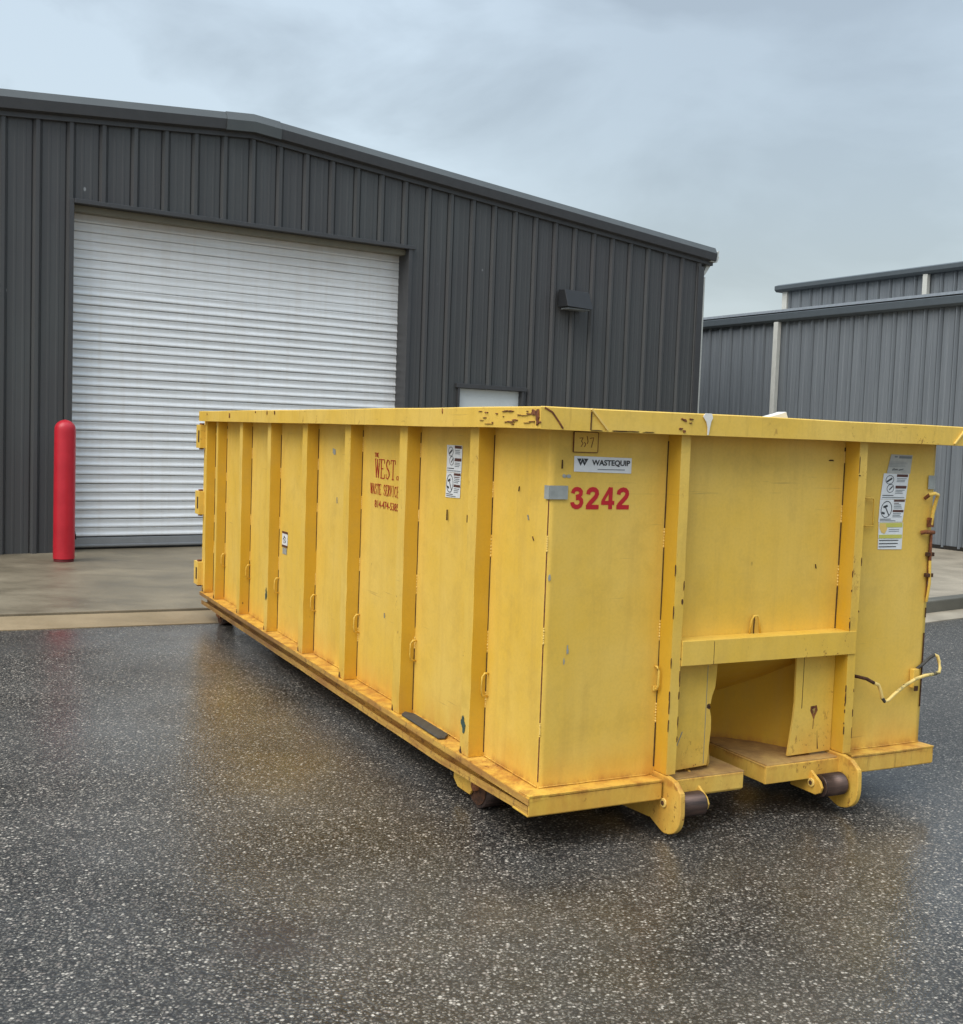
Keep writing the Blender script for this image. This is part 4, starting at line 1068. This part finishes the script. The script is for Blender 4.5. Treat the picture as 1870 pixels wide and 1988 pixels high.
# company lettering on the side, tall serif capitals drawn stroke by stroke
SLn = MB()
def stroke(x0_, z0_, x1_, z1_, w, ox, oz, kx, kz, wz=None):
    P = Vector((x0_ * kx, z0_ * kz)); Q = Vector((x1_ * kx, z1_ * kz)); d = (Q - P)
    nn = Vector((-d.y, d.x)).normalized() * w / 2
    pts_ = [P - nn, Q - nn, Q + nn, P + nn]
    SLn.k = (getattr(SLn, 'k', 0) + 1) % 7
    SLn.prism([(ox - p.x, oz + p.y) for p in pts_], -.0056 - .00018 * SLn.k, -.0050, 'x', 'red_stencil')
GL = {
 'W': [(0, 1, .25, 0, 2), (.25, 0, .45, .95, 1), (.42, 1, .68, 0, 2), (.68, 0, .92, 1, 1), (-.08, 1, .15, 1, 1), (.78, 1, 1.0, 1, 1)],
 'E': [(.15, 0, .15, 1, 2), (.0, 1, .8, 1, 1), (.0, 0, .85, 0, 1), (.15, .52, .6, .52, 1), (.8, 1, .8, .8, 1), (.85, 0, .85, .22, 1)],
 'S': [(.75, .75, .7, .95, 1), (.7, .95, .35, 1, 1), (.35, 1, .12, .8, 2), (.12, .8, .25, .58, 2), (.25, .58, .65, .42, 2), (.65, .42, .8, .2, 2), (.8, .2, .5, 0, 1), (.5, 0, .12, .06, 1), (.12, .06, .1, .25, 1)],
 'T': [(.45, 0, .45, 1, 2), (0, 1, .9, 1, 1), (0, 1, 0, .8, 1), (.9, 1, .9, .8, 1), (.28, 0, .62, 0, 1)],
 'A': [(.05, 0, .42, 1, 1), (.42, 1, .8, 0, 2), (.2, .35, .65, .35, 1), (-.05, 0, .15, 0, 1), (.68, 0, .92, 0, 1)],
 'R': [(.15, 0, .15, 1, 2), (0, 1, .55, 1, 1), (.55, 1, .75, .8, 2), (.75, .8, .55, .55, 2), (.55, .55, .15, .52, 1), (.4, .5, .8, 0, 2), (0, 0, .3, 0, 1)],
 'V': [(.05, 1, .42, 0, 2), (.42, 0, .82, 1, 1), (-.05, 1, .2, 1, 1), (.7, 1, .95, 1, 1)],
 'I': [(.4, 0, .4, 1, 2), (.2, 1, .6, 1, 1), (.2, 0, .6, 0, 1)],
 'C': [(.75, .78, .6, .97, 1), (.6, .97, .3, .95, 1), (.3, .95, .1, .7, 2), (.1, .7, .1, .3, 2), (.1, .3, .3, .04, 2), (.3, .04, .6, .03, 1), (.6, .03, .78, .22, 1)],
 'H': [(.15, 0, .15, 1, 2), (.75, 0, .75, 1, 2), (.15, .5, .75, .5, 1)], 'O': [(.3, 0, .1, .5, 2), (.1, .5, .3, 1, 2), (.3, 1, .6, 1, 1), (.6, 1, .8, .5, 2), (.8, .5, .6, 0, 2), (.6, 0, .3, 0, 1)],
 ' ': [],
}
def word(txt, a_left, z, h, total, w):
    cw = total / len(txt)
    for k, ch in enumerate(txt):
        for (x0_, z0_, x1_, z1_, th) in GL[ch]:
            stroke(x0_, z0_, x1_, z1_, w * (1.7 if th == 2 else .8), a_left - k * cw, z, cw * .92, h)
word('WEST', 1.915, 1.400, .100, .300, .0062)
word('WASTE SERVICE', 1.975, 1.310, .056, .408, .0032)
word('THE', 1.925, 1.512, .022, .06, .003); word('CO', 1.605, 1.400, .022, .045, .003)
conform(SLn.build('company_lettering', DU), 'l', .0050)
text_mesh('814-474-5385', 'l', 1.912, 1.238, .040, .345, 'red_stencil', .0060, 'phone_number', bold=.005)

# ---- safety stickers
def deco(face, s0, z0, w, h, kind, parent, sh=0.0):
    """printed marks, u to the reader's right, v up; both 0..1 over the sticker"""
    m_ = MB(); rnd_ = random.Random(int(s0 * 1000 + z0 * 100))
    def T(u, v):
        s_ = (s0 - u * w) if face == 'l' else (s0 + u * w + sh * v)
        return (s_, z0 + v * h)
    def rect(u0, v0, u1, v1, mat, o=.0070):
        m_.prism([T(u0, v0), T(u1, v0), T(u1, v1), T(u0, v1)], -o, -.006, 'x' if face == 'l' else 'y', mat)
    def ln(u0, v0, u1, v1, t, mat='ink'):
        a = Vector(T(u0, v0)); b = Vector(T(u1, v1)); d = (b - a).normalized(); nn = Vector((-d.y, d.x)) * t / 2
        m_.prism([tuple(a - nn), tuple(b - nn), tuple(b + nn), tuple(a + nn)], -.0070, -.006, 'x' if face == 'l' else 'y', mat)
    def ring(cu, cv, ru, rv, t=.0022):
        N_ = 14
        for k in range(N_):
            a, b = 2 * pi * k / N_, 2 * pi * (k + 1) / N_
            ln(cu + ru * cos(a), cv + rv * sin(a), cu + ru * cos(b), cv + rv * sin(b), t)
    if kind == 'picto':
        rect(.54, .88, .98, .985, 'brown_print'); rect(.54, .42, .98, .53, 'brown_print')
        for v in (.80, .74, .68): rect(.56, v, .95 - .1 * rnd_.random(), v + .025, 'ink_grey')
        for v in (.34, .28, .22): rect(.56, v, .93 - .1 * rnd_.random(), v + .025, 'ink_grey')
        ring(.27, .76, .16, .17); ring(.34, .42, .14, .16); ln(.16, .68, .36, .82, .008); ln(.30, .36, .42, .50, .005); ln(.27, .58, .30, .60, .004)
        rect(.05, .13, .5, .155, 'ink'); rect(.05, .05, .95, .075, 'ink_grey')
    elif kind == 'picto2':
        rect(.54, .90, .98, .99, 'brown_print'); rect(.54, .44, .98, .54, 'brown_print')
        for v in (.82, .75, .68, .61): rect(.56, v, .95 - .2 * rnd_.random(), v + .03, 'brown_print' if v > .8 else 'ink_grey')
        for v in (.36, .29, .22): rect(.56, v, .95 - .2 * rnd_.random(), v + .03, 'ink_grey')
        ring(.27, .56, .22, .36, .003); ln(.20, .70, .40, .30, .005); ln(.14, .66, .30, .72, .010); ln(.10, .42, .22, .38, .009)
        rect(.05, .12, .5, .145, 'ink'); rect(.05, .05, .7, .07, 'ink')
    elif kind == 'name':
        rect(.22, .84, .34, .92, 'ink_grey'); rect(.42, .80, .97, .93, 'ink_grey')
        for v in (.60, .52, .44, .36): rect(.06, v, .9 - .2 * rnd_.random(), v + .012, 'ink_grey')
        ln(.22, .18, .30, .26, .003); ln(.30, .20, .45, .22, .003); ln(.5, .18, .7, .24, .003); rect(.2, .14, .75, .155, 'ink_grey')
    elif kind == 'caution':
        rect(.02, .82, .98, .985, 'yellow_print'); rect(.02, .40, .98, .54, 'yellow_print')
        rect(.40, .87, .85, .94, 'ink_grey'); rect(.2, .44, .85, .50, 'ink')
        m_.prism([T(.03, .96), T(.36, .96), T(.34, .74), T(.25, .58), T(.12, .62), T(.02, .80)], -.0075, -.006, 'y', 'bead')
        for v in (.73, .66): rect(.42, v, .85, v + .02, 'ink_grey')
        for v in (.31, .19, .07): rect(.04, v, .9 - .15 * rnd_.random(), v + .03, 'ink')
    elif kind == 'small':
        rect(.0, .86, 1, 1.0, 'brown_print'); rect(0, 0, 1, .14, 'brown_print'); ring(.45, .45, .25, .18, .003); ln(.3, .7, .6, .6, .006); ln(.3, .55, .6, .35, .006)
    return conform(m_.build('print', parent), face)
s1 = sticker('l', [(.993, 1.472), (.823, 1.472), (.820, 1.599), (.993, 1.599)]); deco('l', .993, 1.472, .170, .127, 'picto', s1)
s1 = sticker('l', [(.993, 1.352), (.828, 1.357), (.826, 1.4705), (.993, 1.4705)]); deco('l', .993, 1.354, .166, .116, 'picto2', s1)
s1 = sticker('l', [(3.625, .842), (3.505, .842), (3.505, .95), (3.625, .95)]); deco('l', 3.625, .842, .12, .108, 'small', s1)
s1 = sticker('l', [(3.61, .795), (3.52, .795), (3.52, .838), (3.61, .838)], 'tape', 'faded_sticker')
s1 = sticker('f', [(1.800, 1.541), (1.948, 1.541), (1.955, 1.628), (1.818, 1.629)], 'grey_st'); deco('f', 1.800, 1.541, .143, .088, 'name', s1, .012)
s1 = sticker('f', [(1.768, 1.420), (1.930, 1.421), (1.942, 1.540), (1.781, 1.540)]); deco('f', 1.770, 1.421, .156, .118, 'picto', s1, .012)
s1 = sticker('f', [(1.763, 1.312), (1.917, 1.314), (1.929, 1.419), (1.767, 1.419)]); deco('f', 1.763, 1.313, .154, .106, 'picto2', s1, .010)
s1 = sticker('f', [(1.770, 1.186), (1.922, 1.184), (1.922, 1.311), (1.766, 1.311)]); deco('f', 1.769, 1.187, .152, .124, 'caution', s1, .0)

# ================================================================== scraps on the dumpster rim
def scrap(name, base, P, label, cat, th, rz_):
    o_ = DU.matrix_basis
    m_ = MB(); m_.prism(P, 0, th, 'y', 'white_scrap'); ob = m_.build(name, None, bevel=.001)
    lo = Matrix.Translation((.2669, 4.4458, 0)) @ Matrix.Rotation(.4627, 4, 'Z')
    ob.matrix_world = lo @ Matrix.Translation(base) @ Matrix.Rotation(rz_, 4, 'Z')
    return tag(ob, label, cat)
scrap('plastic_scrap', (.640, -O - .0085, ZT), [(.0, .088), (.034, .088), (.040, .07), (.032, .055), (.027, .03), (.022, .0), (.015, .0), (.015, .03), (.008, .052), (-.010, .075)], 'torn white plastic scrap hanging over the front rim of the yellow dumpster', 'plastic scrap', .003, 0)
scrap('foam_scrap', (1.10, .0, ZR + .001), [(-.045, 0), (.095, 0), (.098, .004), (.085, .032), (.05, .022)], 'pointed white foam scrap lying on top of the front rim of the yellow dumpster', 'foam scrap', .05, .1)
